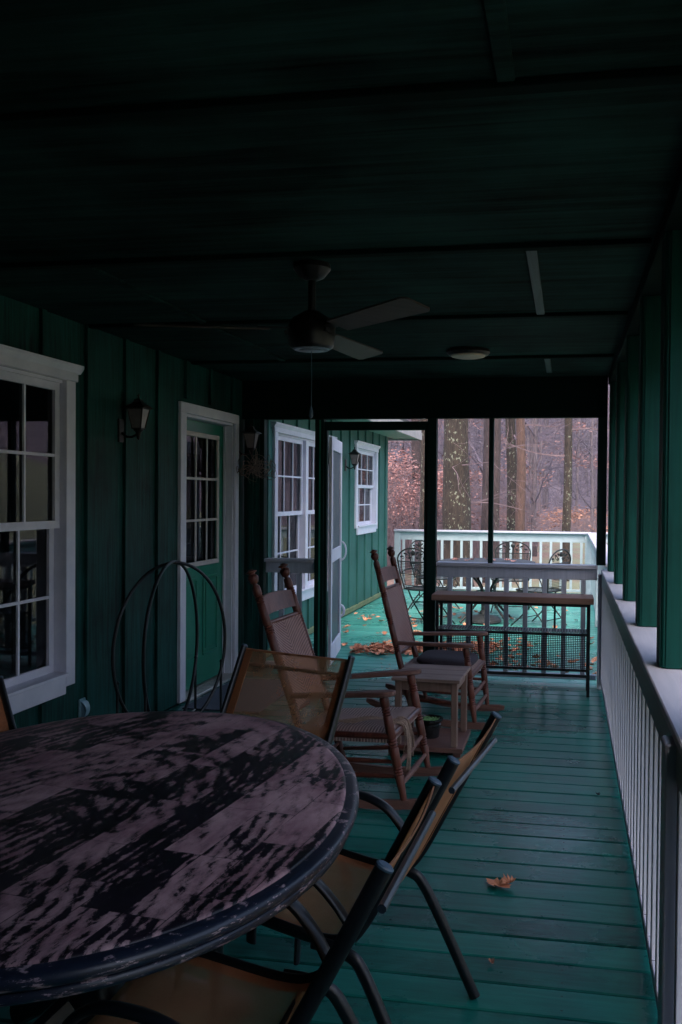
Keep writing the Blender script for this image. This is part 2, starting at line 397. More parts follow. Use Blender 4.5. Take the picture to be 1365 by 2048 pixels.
M['rushy'] = weave_mat('rush seat strands crossing', (.03, .016, .015), (.38, .27, .25), .016, .8, 'Y')

def leaf_mat(name, c1, c2):
    m, nt, bs = nm(name); oi = N(nt, 'ShaderNodeNewGeometry')
    col = ramp(nt, oi.outputs['Random Per Island'], [(0., c1), (1., c2)])
    L(nt, col, bs.inputs['Base Color']); bs.inputs['Roughness'].default_value = .7; return m
M['leaf'] = leaf_mat('dry fallen oak leaf', (.32, .09, .04), (.80, .36, .20))
M['leafpink'] = leaf_mat('pinkish beech leaf', (.15, .06, .052), (.32, .165, .15))
M['leaforange'] = leaf_mat('copper shrub leaf', (.20, .07, .04), (.38, .19, .12))
def bark_mat(name, c1, c2, lichen, amt, sc=1):
    m, nt, bs = nm(name); v = coords(nt, (16*sc, 16*sc, 3.2*sc)); g = ntex(nt, v, 1.9, 10, .76, .5); v2 = coords(nt)
    big = ntex(nt, v2, 1.1, 4, .5)
    col = ramp(nt, mth(nt, 'ADD', mth(nt, 'MULTIPLY', g, .75), mth(nt, 'MULTIPLY', big, .25)), [(.42, c1), (.60, c2)])
    l = ntex(nt, coords(nt, (1, 1, .8)), 17, 7, .6); l2 = ntex(nt, v2, 1.6, 2, .5)
    mk = ramp(nt, mth(nt, 'ADD', mth(nt, 'MULTIPLY', l, .7), mth(nt, 'MULTIPLY', l2, .3)), [(amt, 0.), (amt+.02, 1.)])
    L(nt, mix(nt, mk, col, lichen), bs.inputs['Base Color']); bs.inputs['Roughness'].default_value = .9
    bump(nt, bs, g, .9, .03); return m
M['bark'] = bark_mat('lichened brown bark', (.009, .006, .005), (.062, .042, .029), (.24, .26, .19), .585)
M['bark2'] = bark_mat('mauve grey bark', (.022, .014, .015), (.085, .056, .056), (.36, .37, .3), .625)
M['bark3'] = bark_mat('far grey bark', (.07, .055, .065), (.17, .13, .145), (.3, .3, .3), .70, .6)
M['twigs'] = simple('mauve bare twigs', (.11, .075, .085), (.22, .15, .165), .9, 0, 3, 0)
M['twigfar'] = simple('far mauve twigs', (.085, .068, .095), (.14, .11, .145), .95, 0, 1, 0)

def ground_mat():
    m, nt, bs = nm('lawn and leaf litter'); v = coords(nt); a = ntex(nt, v, .35, 5, .6); b = ntex(nt, v, 9, 8, .7); c = ntex(nt, v, .08, 3, .5)
    litter = ramp(nt, b, [(.3, (.06, .03, .025)), (.5, (.16, .095, .075)), (.7, (.26, .165, .13))])
    grass = ramp(nt, b, [(.3, (.09, .11, .06)), (.7, (.20, .20, .13))])
    sp = N(nt, 'ShaderNodeSeparateXYZ'); L(nt, v, sp.inputs[0])
    g = mth(nt, 'ADD', mth(nt, 'MULTIPLY', sp.outputs['X'], .055), mth(nt, 'MULTIPLY', a, 1.0))
    mk = ramp(nt, g, [(.34, 0.), (.56, 1.)])
    L(nt, mix(nt, mk, litter, grass), bs.inputs['Base Color']); bs.inputs['Roughness'].default_value = .95
    bump(nt, bs, b, .6, .05); return m
M['ground'] = ground_mat()
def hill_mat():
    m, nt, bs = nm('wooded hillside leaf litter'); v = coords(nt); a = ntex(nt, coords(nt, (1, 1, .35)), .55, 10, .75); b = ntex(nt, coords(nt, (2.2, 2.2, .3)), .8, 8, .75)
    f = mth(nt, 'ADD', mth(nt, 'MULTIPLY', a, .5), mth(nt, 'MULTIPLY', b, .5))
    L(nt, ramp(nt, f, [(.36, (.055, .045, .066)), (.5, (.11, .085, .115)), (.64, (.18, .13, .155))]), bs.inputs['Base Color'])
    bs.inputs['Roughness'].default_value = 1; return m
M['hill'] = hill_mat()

# ------------------------------------------------------------------ camera
cam_d = bpy.data.cameras.new('camera'); cam = bpy.data.objects.new('camera', cam_d); C.objects.link(cam)
cam.location = (0, 0, 1.5)
th = math.atan(313/1800); pt = 33/1800; rl = .009
R = Matrix.Rotation(th, 4, 'Z') @ Matrix.Rotation(PI/2-pt, 4, 'X') @ Matrix.Rotation(rl, 4, 'Z')
cam.matrix_world = Matrix.Translation((0, 0, 1.5)) @ R
cam_d.sensor_fit = 'VERTICAL'; cam_d.sensor_height = 36; cam_d.sensor_width = 24; cam_d.lens = 1800/2048*36
cam_d.shift_x = (682.5-823)/2048; cam_d.clip_start = .02; cam_d.clip_end = 2000
SC.camera = cam

# ------------------------------------------------------------------ sky and sun
w = bpy.data.worlds.new('World'); SC.world = w; w.use_nodes = True; nt = w.node_tree
sky = N(nt, 'ShaderNodeTexSky', sky_type='NISHITA'); sky.sun_disc = False
EL, AZ = math.radians(55), math.radians(172)      # azimuth: clockwise from +y
sky.sun_elevation = EL; sky.sun_rotation = AZ; sky.air_density = 1.0; sky.dust_density = 4.0; sky.ozone_density = 1.0
bg = nt.nodes['Background']; L(nt, sky.outputs[0], bg.inputs['Color']); bg.inputs['Strength'].default_value = .15
sd = bpy.data.lights.new('sun', 'SUN'); sd.energy = .6; sd.angle = math.radians(25); sd.color = (1, .95, .9)
so = bpy.data.objects.new('sun', sd); C.objects.link(so)
dirn = Vector((math.sin(AZ)*math.cos(EL), math.cos(AZ)*math.cos(EL), math.sin(EL)))
so.rotation_euler = dirn.to_track_quat('Z', 'Y').to_euler()
SC.view_settings.view_transform = 'Standard'; SC.view_settings.look = 'None'; SC.view_settings.gamma = 1
SC.view_settings.exposure = 1.9
SC.cycles.max_bounces = 8; SC.cycles.transparent_max_bounces = 16

# ------------------------------------------------------------------ ground
GZ = -.65
g = MB()
def gh(x, y):
    d = max(0.0, y - 62 + .25*abs(x+5)*.3); h = 22*(1-math.exp(-(d/70)**1.3))
    dr = max(0.0, x-15); h += 10*(1-math.exp(-(dr/26)**1.4))*(1 if y < 60 else 1)  # added rise right of the porch, out of view, cuts off low skylight
    return GZ + h + .15*noise.noise(Vector((x*.08, y*.08, 0)))*(1 if abs(x)+abs(y) > 14 else 0)
def axis(lo, hi, n):
    return [lo+(hi-lo)*i/n for i in range(n+1)]
ys = [-400, -200, -80, -30] + axis(-12, 20, 16) + axis(24, 60, 12) + axis(64, 200, 24) + [260, 400, 700]
xs = [-500, -250, -120, -80] + axis(-60, 60, 40) + axis(66, 160, 12) + [260, 500]
near = [y for y in ys if y <= 60]; far = [y for y in ys if y >= 60]
def patch(yy):
    b = MB(); n = len(xs)
    for y in yy:
        for x in xs: b.v.append((x, y, gh(x, y)))
    for j in range(len(yy)-1):
        for i in range(n-1): a = j*n+i; b.f.append((a, a+1, a+n+1, a+n))
    return b
structure(patch(near).build('ground', M['ground'], smooth=True, ang=180))
structure(patch(far).build('hill', M['hill'], smooth=True, ang=180))

# ------------------------------------------------------------------ deck boards
PITCH = .153
def boards(y0, y1, x0, x1, rng):
    b = MB(); k = math.floor(y0/PITCH)
    while (k+1)*PITCH <= y1:
        a = k*PITCH+.0046; c = (k+1)*PITCH-.0046; cuts = [x0]
        if rng.random() < .55: cuts.append(rng.uniform(x0+.7, x1-.5))
        cuts.append(x1)
        for i in range(len(cuts)-1):
            dz = rng.uniform(-.0012, .0012)
            b.box(cuts[i]+(.0012 if i else 0), cuts[i+1]-(.0012 if i < len(cuts)-2 else 0), a, c, -.03+dz, dz, ch=.004)
        k += 1
    return b
rng = random.Random(3)
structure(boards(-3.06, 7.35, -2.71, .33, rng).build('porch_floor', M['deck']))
structure(boards(7.34, 14.25, -2.71, .42, rng).build('deck_floor', M['decklit']))
j = MB()
for x in (-2.5, -1.9, -1.3, -.7, -.1, .28): j.box(x-.02, x+.02, -3, 14.1, -.25, -.034)
j.box(-2.7, .30, -3.05, -3.0, -.3, -.034); j.box(.33, .37, -3, 7.3, -.26, .0); j.box(-2.7, .42, 14.12, 14.16, -.26, .0)
structure(j.build('deck_joists', M['darkbeam']))

# ------------------------------------------------------------------ house
WX = -2.71
house = thing('house', 'green board and batten house with white trimmed windows along the covered porch', 'house', (-2.71, 5.3, 0))
def P_(b, name, m, parent=house, **k): return b.build(name, m, parent, world=True, **k)
holes = [(3.6, 4.52, .50, 2.11), (6.06, 7.03, .0, 2.08), (8.10, 10.1, .50, 2.08), (11.38, 12.56, 1.08, 2.11)]
def wall(y0, y1, z0, z1):
    b = MB(); cuts = sorted({y0, y1} | {h[i] for h in holes for i in (0, 1) if y0 < h[i] < y1})
    for a, c in zip(cuts, cuts[1:]):
        seg = [(z0, z1)]
        for h in holes:
            if h[0] <= a and c <= h[1]:
                seg = [(z0, h[2]), (h[3], z1)]
        for s0, s1 in seg:
            if s1-s0 > .01: b.box(WX-.10, WX, a, c, s0, s1)
    y = 4.745 - .4475*17
    while y < y1-.03:
        if y > y0+.03:
            seg = [(z0, z1)]
            for h in holes:
                if h[0]-.12 < y < h[1]+.12: seg = [(z0, h[2]-.11), (h[3]+.1, z1)]
            for s0, s1 in seg:
                if s1-s0 > .02: b.box(WX, WX+.021, y-.021, y+.021, s0, s1, ch=.002)
        y += .4475
    return b
P_(wall(-3.0, 7.30, 0.012, 2.9), 'siding_wall', M['siding']); P_(wall(7.3001, 13.36, 0.012, 2.9), 'siding_wall', M['siding_lit'])
b = MB(); b.box(WX-8, WX-.1, 13.26, 13.36, -.6, 2.9); b.box(WX-8.1, WX-8, -3, 13.36, -.6, 2.9); b.box(WX-8, WX-.1, -3.1, -3.0, -.6, 2.9)
b.box(WX+.0, WX+.022, 13.27, 13.36, .012, 2.36); b.box(WX-.1, WX+.0, 13.36, 13.385, .012, 2.36)
P_(b, 'outer_wall', M['siding_lit'])
b = MB(); b.box(WX-.09, WX+.001, -3.0, 13.36, -.6, .012); P_(b, 'foundation', M['darkbeam'])
m_sk = simple('mossy skirting board', (.10, .15, .07), (.20, .22, .11), .8, 0, 12, .2)
b = MB(); b.box(WX+.001, WX+.024, 7.4, 13.3, .012, .075, ch=.003); P_(b, 'skirting_board', m_sk)
b = MB(); b.box(-6.0, WX-1.6, -2.9, 13.2, .0, 2.4); b.box(WX-1.6, WX-.1, -2.9, 13.2, -.02, 0.0); P_(b, 'inner_room', M['dark_room'])
# roof and eave over the open deck side
b = MB(); b.ring([[(-2.28, y, 2.47), (-2.28, y, 2.58), (-6.7, y, 4.3), (-11.2, y, 2.58), (-11.2, y, 2.47)] for y in (7.36, 13.85)])
b.ring([[(.62, y, 2.62), (.62, y, 2.70), (-2.2, y, 2.95), (-6.7, y, 4.3), (-11.2, y, 2.58), (-11.2, y, 2.49), (-2.2, y, 2.66)] for y in (-3.2, 7.359)])
P_(b, 'roof', M['roof'])
b = MB(); b.box(-2.275, -2.25, 7.37, 13.87, 2.36, 2.475); b.box(-2.275, -2.262, 7.37, 13.87, 2.478, 2.53)
b.box(-4.5, -2.275, 13.86, 13.885, 2.36, 2.475)
P_(b, 'fascia', M['fascia'])
b = MB(); b.box(WX+.001, -2.277, 7.37, 13.84, 2.385, 2.40); P_(b, 'soffit', M['soffit'])

# ceiling of the porch
b = MB(); b.box(WX+.002, .62, -3.0, 7.34, 2.45, 2.47)
P_(b, 'ceiling', M['ceil'])
for y in (-1.8, -.5, .8, 2.09, 3.43, 4.735, 6.14):
    b = MB(); b.box(WX+.03, .29, y-.024, y+.024, 2.43, 2.4498, ch=.003); P_(b, 'ceiling_batten', M['darkbeam'])
for x, y0, y1 in ((-.15, 3.46, 4.70), (-.15, 6.17, 6.9), (-1.99, 4.77, 6.11), (-1.99, 3.46, 4.70), (-.15, .83, 2.06)):
    b = MB(); b.box(x-.021, x+.021, y0, y1, 2.437, 2.4497, ch=.003)
    P_(b, 'ceiling_strip', M['ceilbatten'] if x > -1 and y0 > 3.4 else M['ceil'])
b = MB(); b.box(.302, .47, -3.0, 7.25, 2.385, 2.449, ch=.004); b.box(.30, .325, -3.0, 7.25, 2.449, 2.4495)
P_(b, 'porch_beam', M['darkbeam'])
b = MB(); b.box(.60, .63, -3.0, 7.34, 2.13, 2.60); P_(b, 'porch_shade_fascia', M['fascia'])  # unseen outer board, hung lower to keep light off the upper wall
for k in range(-4, 5):
    y = 3.09 + .985*k
    if k == -3: pass
    b = MB(); b.box(.314, .452, y, y+.138, .931, 2.384, ch=.005)
    b.box(.309, .3139, y+.012, y+.126, .932, 2.383); b.box(.326, .44, y-.006, y-.0005, .932, 2.383, ch=.002)
    P_(b, 'porch_post', M['greenpost'])
# rear wall of the porch behind the camera, and an added, unseen siding panel blocking light at the near right
b = MB(); b.box(WX, .6, -3.1, -3.0, -.1, 2.449); b.box(.32, .44, -2.99, .13, .932, 2.384); b.box(.33, .44, -2.99, .13, -.1, .90); P_(b, 'end_wall_and_light_block', M['siding'])

def window(y0, y1, z0, z1, cols, rows, twin=False, cas=.09, sillh=.1, hdr=.09, curtain=False):
    """hole y0..y1, z0..z1; a window unit, all in white wood"""
    fr = MB(); xo = WX+.026
    # casings butt under the header
    fr.box(WX-.09, xo, y0-cas, y0, z0-.012, z1+.0, ch=.003); fr.box(WX-.09, xo, y1, y1+cas, z0-.06, z1+.0, ch=.003)
    fr.box(WX+.0005, xo, y0-.001, y1-.001, z0-sillh, z0-.001, ch=.003)
    fr.box(WX-.09, xo+.018, y0-.0005, y1+.0005, z0, z0+.018, ch=.002)
    fr.box(WX-.09, WX-.001, y0, y1, z1-.018, z1+.001)
    fr.box(WX+.0005, xo+.004, y0-cas-.02, y1+cas+.02, z1+.0005, z1+hdr, ch=.003)
    fr.prism([(0, 0), (.028, 0), (.05, .03), (.05, .045), (0, .045)], y0-cas-.045, y1+cas+.045,
             Matrix(((1, 0, 0, WX+.001), (0, 0, 1, 0), (0, 1, 0, z1+hdr-.044), (0, 0, 0, 1))))
    W = P_(fr, 'window', M['white'])
    units = [(y0, y1)] if not twin else [(y0, (y0+y1)/2-.045), ((y0+y1)/2+.045, y1)]
    if twin:
        mb = MB(); mb.box(WX-.085, xo-.006, (y0+y1)/2-.045, (y0+y1)/2+.045, z0+.018, z1-.018, ch=.003); P_(mb, 'mullion', M['white'], W)
    zm = (z0+z1)/2 + .02
    for a, c in units:
        for up in (0, 1):
            s0, s1 = (zm-.02, z1-.018) if up else (z0+.018, zm+.02)
            dx = 0 if up else -.033
            xa, xb = WX-.048+dx, WX-.016+dx
            st = .045
            s = MB(); s.box(xa, xb, a+.001, a+st, s0, s1); s.box(xa, xb, c-st, c-.001, s0, s1)
            s.box(xa, xb+.0, a+st, c-st, s0, s0+.042); s.box(xa, xb, a+st, c-st, s1-.042, s1)
            S = P_(s, 'sash', M['white'], W)
            gl = MB(); gl.box(xa+.012, xa+.016, a+st, c-st, s0+.042, s1-.042); P_(gl, 'pane', M['glass'], W)
            mu = MB(); yy0, yy1, zz0, zz1 = a+st, c-st, s0+.042, s1-.042
            t = .008
            for i in range(1, cols): q = yy0+(yy1-yy0)*i/cols; mu.box(xa+.018, xb-.003, q-t, q+t, zz0, zz1)
            for i in range(1, rows):
                q = zz0+(zz1-zz0)*i/rows; n0 = yy0
                for k in range(cols):
                    e0 = yy0+(yy1-yy0)*k/cols+(t if k else 0); e1 = yy0+(yy1-yy0)*(k+1)/cols-(t if k < cols-1 else 0)
                    mu.box(xa+.018, xb-.003, e0, e1, q-t, q+t)
            P_(mu, 'muntin', M['white'], W)
    if curtain:
        cu = MB(); cu.grid(lambda u, v: (WX-.2+.003*math.sin(u*60), y0+(y1-y0)*u, z0-.02+(z1-z0)*v), 120, 2); P_(cu, 'curtain', M['curtain'], W)
    return W
window(3.60, 4.50, .50, 2.11, 3, 2)
window(8.12, 10.08, .50, 2.08, 3, 2, twin=True, curtain=True)
window(11.40, 12.54, 1.08, 2.11, 3, 2, curtain=True)

# entry door, recessed
fr = MB(); xo = WX+.024
fr.box(WX-.10, xo, 5.97, 6.065, .013, 2.075, ch=.003); fr.box(WX-.001+.002, xo, 7.03, 7.105, .013, 2.075, ch=.003)
fr.box(WX-.0, xo, 5.97, 7.105, 2.0755, 2.15, ch=.003)
fr.box(WX-.10, WX+.001, 7.010, 7.0285, .013, 2.055); fr.box(WX-.10, WX-.001, 6.066, 7.0285, 2.056, 2.075)
fr.box(WX-.072, WX-.055, 6.996, 7.0095, .02, 2.05); fr.box(WX-.075, WX-.055, 6.066, 6.08, .02, 2.05)
DF = P_(fr, 'door_frame', M['white'])
th_ = MB(); th_.box(WX-.1, WX+.05, 6.066, 7.029, -.0, .02, ch=.004)
for k in range(4): th_.box(WX-.06+.026*k, WX-.048+.026*k, 6.067, 7.028, .021, .026)
P_(th_, 'threshold', M['sill'], DF)
DX = WX-.078
dr = MB()
# slab built round the lite
ly0, ly1, lz0, lz1 = 6.23, 6.86, .98, 1.93
dr.box(DX-.04, DX, 6.067, ly0, .03, 2.05); dr.box(DX-.04, DX, ly1, 7.009, .03, 2.05)
dr.box(DX-.04, DX, ly0, ly1, .03, lz0); dr.box(DX-.04, DX, ly0, ly1, lz1, 2.05)
D = P_(dr, 'door', M['greendoor'])
for a, c in ((6.20, 6.49), (6.60, 6.89)):
    p = MB()
    # a moulded frame and a raised field
    for (u0, u1, w0, w1) in ((a, c, .24, .262), (a, c, .838, .86), (a, a+.022, .262, .838), (c-.022, c, .262, .838)): p.box(DX+.0005, DX+.010, u0, u1, w0, w1, ch=.004)
    p.box(DX+.0005, DX+.008, a+.05, c-.05, .29, .81, ch=.006)
    P_(p, 'door_panel', M['greendoor'], D)
lf = MB()
for (u0, u1, w0, w1) in ((ly0-.03, ly1+.03, lz1, lz1+.035), (ly0-.03, ly1+.03, lz0-.035, lz0), (ly0-.03, ly0+.004, lz0, lz1), (ly1-.004, ly1+.03, lz0, lz1)): lf.box(DX+.0006, DX+.018, u0, u1, w0, w1, ch=.005)
for i in (1, 2):
    q = ly0+(ly1-ly0)*i/3; lf.box(DX+.004, DX+.014, q-.009, q+.009, lz0, lz1, ch=.002)
for i in (1, 2):
    q = lz0+(lz1-lz0)*i/3
    for k in range(3):
        e0 = ly0+.004+(ly1-ly0-.008)*k/3+(.007 if k else 0); e1 = ly0+.004+(ly1-ly0-.008)*(k+1)/3-(.007 if k < 2 else 0)
        lf.box(DX+.0045, DX+.0135, e0, e1, q-.009, q+.009)
P_(lf, 'lite_frame', M['lite'], D)
gl = MB(); gl.box(DX-.012, DX-.006, ly0, ly1, lz0, lz1); P_(gl, 'pane', M['glass'], D)
hd = MB(); hd.lathe((DX, 6.13, .93), (DX+.055, 6.13, .93), [(0, .028), (.12, .028), (.16, .012), (.5, .012), (.6, .026), (.85, .03), (1, .018)], 16); P_(hd, 'handle', M['bronze'], D, smooth=True)

# ------------------------------------------------------------------ screened partition at y = 7.28
part = thing('porch_screen_wall', 'dark green framed partition with a doorway at the far end of the porch', 'partition', (-1.2, 7.28, 0))
YP = 7.25
def Q(b, name, m, parent=part, **k): return b.build(name, m, parent, world=True, **k)
b = MB(); b.box(WX+.001, .30, YP-.02, YP+.08, 2.13, 2.4495); Q(b, 'header', M['darkbeam'])
b = MB(); b.box(WX+.022, -2.555, YP-.02, YP+.07, .002, 2.129); b.box(-2.645, -2.605, YP-.04, YP-.0205, .002, 2.129); Q(b, 'side_panel', M['siding'])
for x0, x1, z0 in ((-2.554, -2.515, .002), (-2.075, -2.0, .002), (-1.13, -1.055, .002), (-.63, -.592, .962), (.228, .30, .962)):
    b = MB(); b.box(x0, x1, YP-.015, YP+.065, z0, 2.129, ch=.003); Q(b, 'post', M['darkframe'])
b = MB(); b.box(-1.999, -1.131, YP, YP+.05, 2.035, 2.105); b.box(-1.999, -1.975, YP, YP+.05, .002, 2.035); b.box(-1.155, -1.131, YP, YP+.05, .002, 2.035)
Q(b, 'door_frame', M['darkframe'])
m_edge = simple('bright green jamb edge', (.01, .19, .12), (.02, .24, .16), .5, 0, 10, .05)
b = MB(); b.box(-2.0375, -2.0245, YP-.019, YP-.0155, .05, 2.12); Q(b, 'door_stop', m_edge)
# open white screen door
HX, HY = -1.965, YP+.075
ang = math.atan2(.86, -.13)
Md = Matrix.Translation((HX, HY, .06)) @ Matrix.Rotation(ang, 4, 'Z')
sdw = MB(); WD, HD = .85, 1.93
sdw.box(0, .075, -.014, .014, 0, HD, Md, .003); sdw.box(WD-.075, WD, -.014, .014, 0, HD, Md, .003)
for z0, z1 in ((0, .16), (.86, .97), (HD-.11, HD)): sdw.box(.0755, WD-.0755, -.014, .014, z0, z1, Md, .003)
SD = Q(sdw, 'screen_door', M['white'], label='white screen door standing open')
b = MB(); b.box(.076, WD-.076, -.002, .002, .161, .859, Md); b.box(.076, WD-.076, -.002, .002, .971, HD-.111, Md); Q(b, 'insect_screen', M['screen'], SD)
b = MB(); pts = []
for k in range(11):
    a = PI*k/10; pts.append(Md @ Vector((WD-.03, -.014-.045*math.sin(a), .92-.085*math.cos(a))))
b.tube(pts, .008, 8); Q(b, 'pull_handle', M['white'], SD, smooth=True)
b = MB(); pts = [Md @ Vector((WD-.02, -.014-.03*math.sin(PI*k/6), .36-.05*math.cos(PI*k/6))) for k in range(7)]
b.tube(pts, .012, 8); Q(b, 'latch', M['white'], SD, smooth=True)
b = MB(); 
for z in (.35, 1.7): b.box(-.02, .03, .0145, .022, z, z+.09, Md)
Q(b, 'hinge', M['bronze'], SD)

# ------------------------------------------------------------------ railings
def railing(name, label, a, c, zt=.93, thing_loc=None, near_post=True, zb=0.0, cap_w=.14, group=None, capm='cap', pm='whiteold', bal=.153, flush=False, post_at=(), rail_h=.09, balw=.038, edge=None, ins=0.0):
    """straight railing from a to c (xy)"""
    a = Vector((a[0], a[1], 0)); c = Vector((c[0], c[1], 0)); d = c-a; Ln = d.length; an = math.atan2(d.y, d.x)
    t = thing(name, label, 'railing', (a.x, a.y, zb), an, group)
    zt -= zb
    MB().box(0, Ln, -cap_w/2+ins, cap_w/2+ins, zt-.03, zt, ch=.004).build('cap_rail', M[capm], t)
    MB().box(.002, Ln-.002, -.019, .019, zt-.03-rail_h, zt-.031, ch=.003).build('top_rail', edge or M[pm], t)
    MB().box(.002, Ln-.002, -.019, .019, .045, .085, ch=.003).build('bottom_rail', M[pm], t)
    n = int(Ln/bal); s0 = (Ln-(n-1)*bal)/2
    me = None
    for k in range(n):
        x = s0+k*bal
        if any(abs(x-p) < .06 for p in post_at): continue
        if me is None:
            o = MB().box(-balw/2, balw/2, -.0185, .0185, .086, zt-.031-rail_h, ch=.002).build('baluster', M[pm], t); me = o.data
        else:
            o = bpy.data.objects.new('baluster', me); C.objects.link(o); o.parent = t
        o.location.x = x
    for p in post_at:
        MB().box(p-.045, p+.045, -.045, .045, .002, zt-.0305, ch=.004).build('rail_post', M[pm], t)
    return t
# long side railing (its inner face at x = .267)
railing('side_railing', 'long white porch railing with slim balusters and a broad cap under the green posts', (.286, -2.95), (.286, 7.235), capm='capx', cap_w=.27, ins=-.113,
        edge=M['railedge'], post_at=(2.95+2.30, 2.95+7.18))
railing('partition_railing', 'white railing section behind the narrow bar table, right of the doorway', (-1.05, 7.29), (.24, 7.29), cap_w=.12, capm='capx', zt=.96)
railing('partition_railing', 'short grey white railing section left of the screen door, below the double window', (-2.51, 7.29), (-2.08, 7.29), cap_w=.12, capm='capx', zt=.96)
railing('deck_railing', 'white railing along the far edge of the open deck, facing the woods', (-2.69, 13.95), (.36, 13.95), cap_w=.15, capm='capx', zt=.965, rail_h=.13, pm='outdoor', post_at=(.05, 3.0))
railing('deck_railing', 'white railing along the right side of the open deck beyond the partition', (.37, 7.42), (.37, 13.86), cap_w=.15, zt=.965, rail_h=.13, pm='outdoor', post_at=(.06, 3.2))
railing('deck_railing', 'white railing stub running right beyond the far deck corner', (.45, 13.95), (2.2, 13.95), cap_w=.15, capm='capx', zt=.965, rail_h=.13, pm='outdoor', post_at=(1.7,))
b = MB().box(.44, 2.25, 12.6, 14.1, -.035, -.005); structure(b.build('deck_landing', M['deck']))

# ------------------------------------------------------------------ wall lanterns
def lantern(loc, label, nest=False, rot=0):
    t = thing('wall_lantern', label, 'wall lantern', loc, rot, 'black wall lanterns on the green siding', .60)
    # local: +x away from the wall, origin on the wall
    b = MB(); b.box(0, .02, -.055, .055, -.26, -.02, ch=.006); b.tube([(.02, 0, -.16), (.07, 0, -.20), (.13, 0, -.205), (.19, 0, -.175), (.2, 0, -.14)], [.014, .013, .012, .013, .016], 10)
    b.lathe((.2, 0, -.235), (.2, 0, -.12), [(0, .004), (.15, .016), (.4, .022), (.7, .03), (.85, .05), (1, .052)], 12)
    b.build('bracket', M['bronze'], t, smooth=True)
    cx = .2
    def sq(r, z): return [(cx-r, -r, z), (cx+r, -r, z), (cx+r, r, z), (cx-r, r, z)]
    fr = MB()
    for (sx, sy) in ((-1, -1), (1, -1), (1, 1), (-1, 1)):
        fr.tube([(cx+sx*.046, sy*.046, -.12), (cx+sx*.082, sy*.082, .085)], .0065, 6)
    for r, z in ((.049, -.118), (.085, .083)):
        p = sq(r, z)
        for i in range(4): fr.tube([p[i], p[(i+1) % 4]], .0065, 6)
    fr.build('cage', M['bronze'], t)
    gl = MB(); gl.ring([sq(.044, -.115), sq(.079, .08)], caps=False); gl.build('lamp_glass', M['frost'], t)
    rf = MB(); rf.ring([sq(.112, .088), sq(.108, .098), sq(.055, .135), sq(.036, .16), sq(.036, .175), sq(.014, .19)])
    rf.lathe((cx, 0, .188), (cx, 0, .235), [(0, .012), (.3, .006), (.5, .014), (.75, .014), (1, .003)], 10)
    rf.build('roof_cap', M['bronze'], t)
    return t
lantern((WX, 5.14, 1.965), 'dark lantern on the green wall between the near window and the door')
LN2 = lantern((WX, 7.13, 1.95), 'dark lantern on the wall beside the door with dry twigs under it')
lantern((WX, 10.80, 1.95), 'lantern on the outer wall beside the far small window')
# nest of twigs under the second lantern
b = MB(); rg = random.Random(5)
for k in range(46):
    c0 = Vector((WX+.16+rg.uniform(-.08, .08), 7.12+rg.uniform(-.05, .05), 1.70+rg.uniform(-.06, .07))); a0 = rg.uniform(0, 2*PI); r0 = rg.uniform(.05, .15)
    tl = rg.uniform(-.5, .5); ar = rg.uniform(1.2, 3.4)
    pts = [c0 + Vector((math.cos(a0+ar*i/6)*r0*.8, math.sin(a0+ar*i/6)*r0, tl*r0*math.sin(a0+ar*i/6)-.03*math.cos(i))) for i in range(7)]
    b.tube(pts, [.0028]*5+[.002, .001], 4)
b.tube([(WX+.16, 7.1, 1.66), (WX+.2, 7.22, 1.64), (WX+.24, 7.2, 1.70), (WX+.3, 7.16, 1.78), (WX+.33, 7.12, 1.88)], [.003, .003, .0025, .002, .0012], 4)
for k in range(14):
    y = 7.12+rg.uniform(-.07, .07); b.tube([(WX+.1+rg.uniform(0, .12), y, 1.78+rg.uniform(0, .1)), (WX+.12+rg.uniform(0, .1), y+rg.uniform(-.05, .05), 1.68)], .002, 4)
tag(b.build('twig_nest', M['twig']), 'loose nest of dry twigs hanging under the second lantern', 'nest')

# outlet and doormat
t = thing('outlet_cover', 'small grey blue outlet cover low on the green wall under the near window corner', 'outlet', (WX, 4.70, .27))
MB().box(0.0005, .012, -.038, .038, -.062, .062, ch=.004).build('cover_plate', M['outlet'], t)
b = MB(); b.slab(lambda u, v: (.012+.035*math.sin(PI*u)**.7*(1-.3*v), -.03+.06*v, -.05+.1*u), 10, 4, (-.002, 0, 0)); b.build('hood', M['outlet'], t, smooth=True)
b = MB(); b.slab(lambda u, v: (-2.62+.56*u, 5.86+1.04*v, .012+.003*noise.noise(Vector((u*4, v*6, 1)))), 14, 20, (0, 0, -.008))
tag(b.build('doormat', M['mat_rug'], smooth=True), 'grey bristle doormat lying in front of the green door', 'doormat')

# ------------------------------------------------------------------ ceiling fan
t = thing('ceiling_fan', 'dark ceiling fan with pale blades hanging from the porch ceiling', 'ceiling fan', (-1.05, 3.6, 2.1))
b = MB(); b.lathe((0, 0, .349), (0, 0, .28), [(0, .075), (.3, .078), (.8, .05), (1, .02)], 24); b.build('canopy', simple('worn dark canopy', (.003, .0035, .004), (.01, .012, .013), .5, .2, 30, .1), t, smooth=True)
b = MB(); b.lathe((0, 0, .09), (0, 0, .29), [(0, .016), (1, .016)], 12); b.build('downrod', M['black'], t, smooth=True)
b = MB(); b.lathe((0, 0, 0.0), (0, 0, .155), [(0, .078), (.05, .088), (.1, .092), (.35, .098), (.6, .098), (.8, .08), (.92, .05), (1, .03)], 28); b.build('motor_housing', M['black'], t, smooth=True)
b = MB(); b.lathe((0, 0, -.004), (0, 0, .003), [(0, .07), (.6, .075), (1, .075)], 28)
b.lathe((0, 0, -.009), (0, 0, -.0045), [(0, .03), (.6, .05), (1, .052)], 20)
b.build('lower_cap', simple('brushed steel fan cap', (.12, .16, .19), (.26, .3, .33), .35, .6, 80, .2), t, smooth=True)
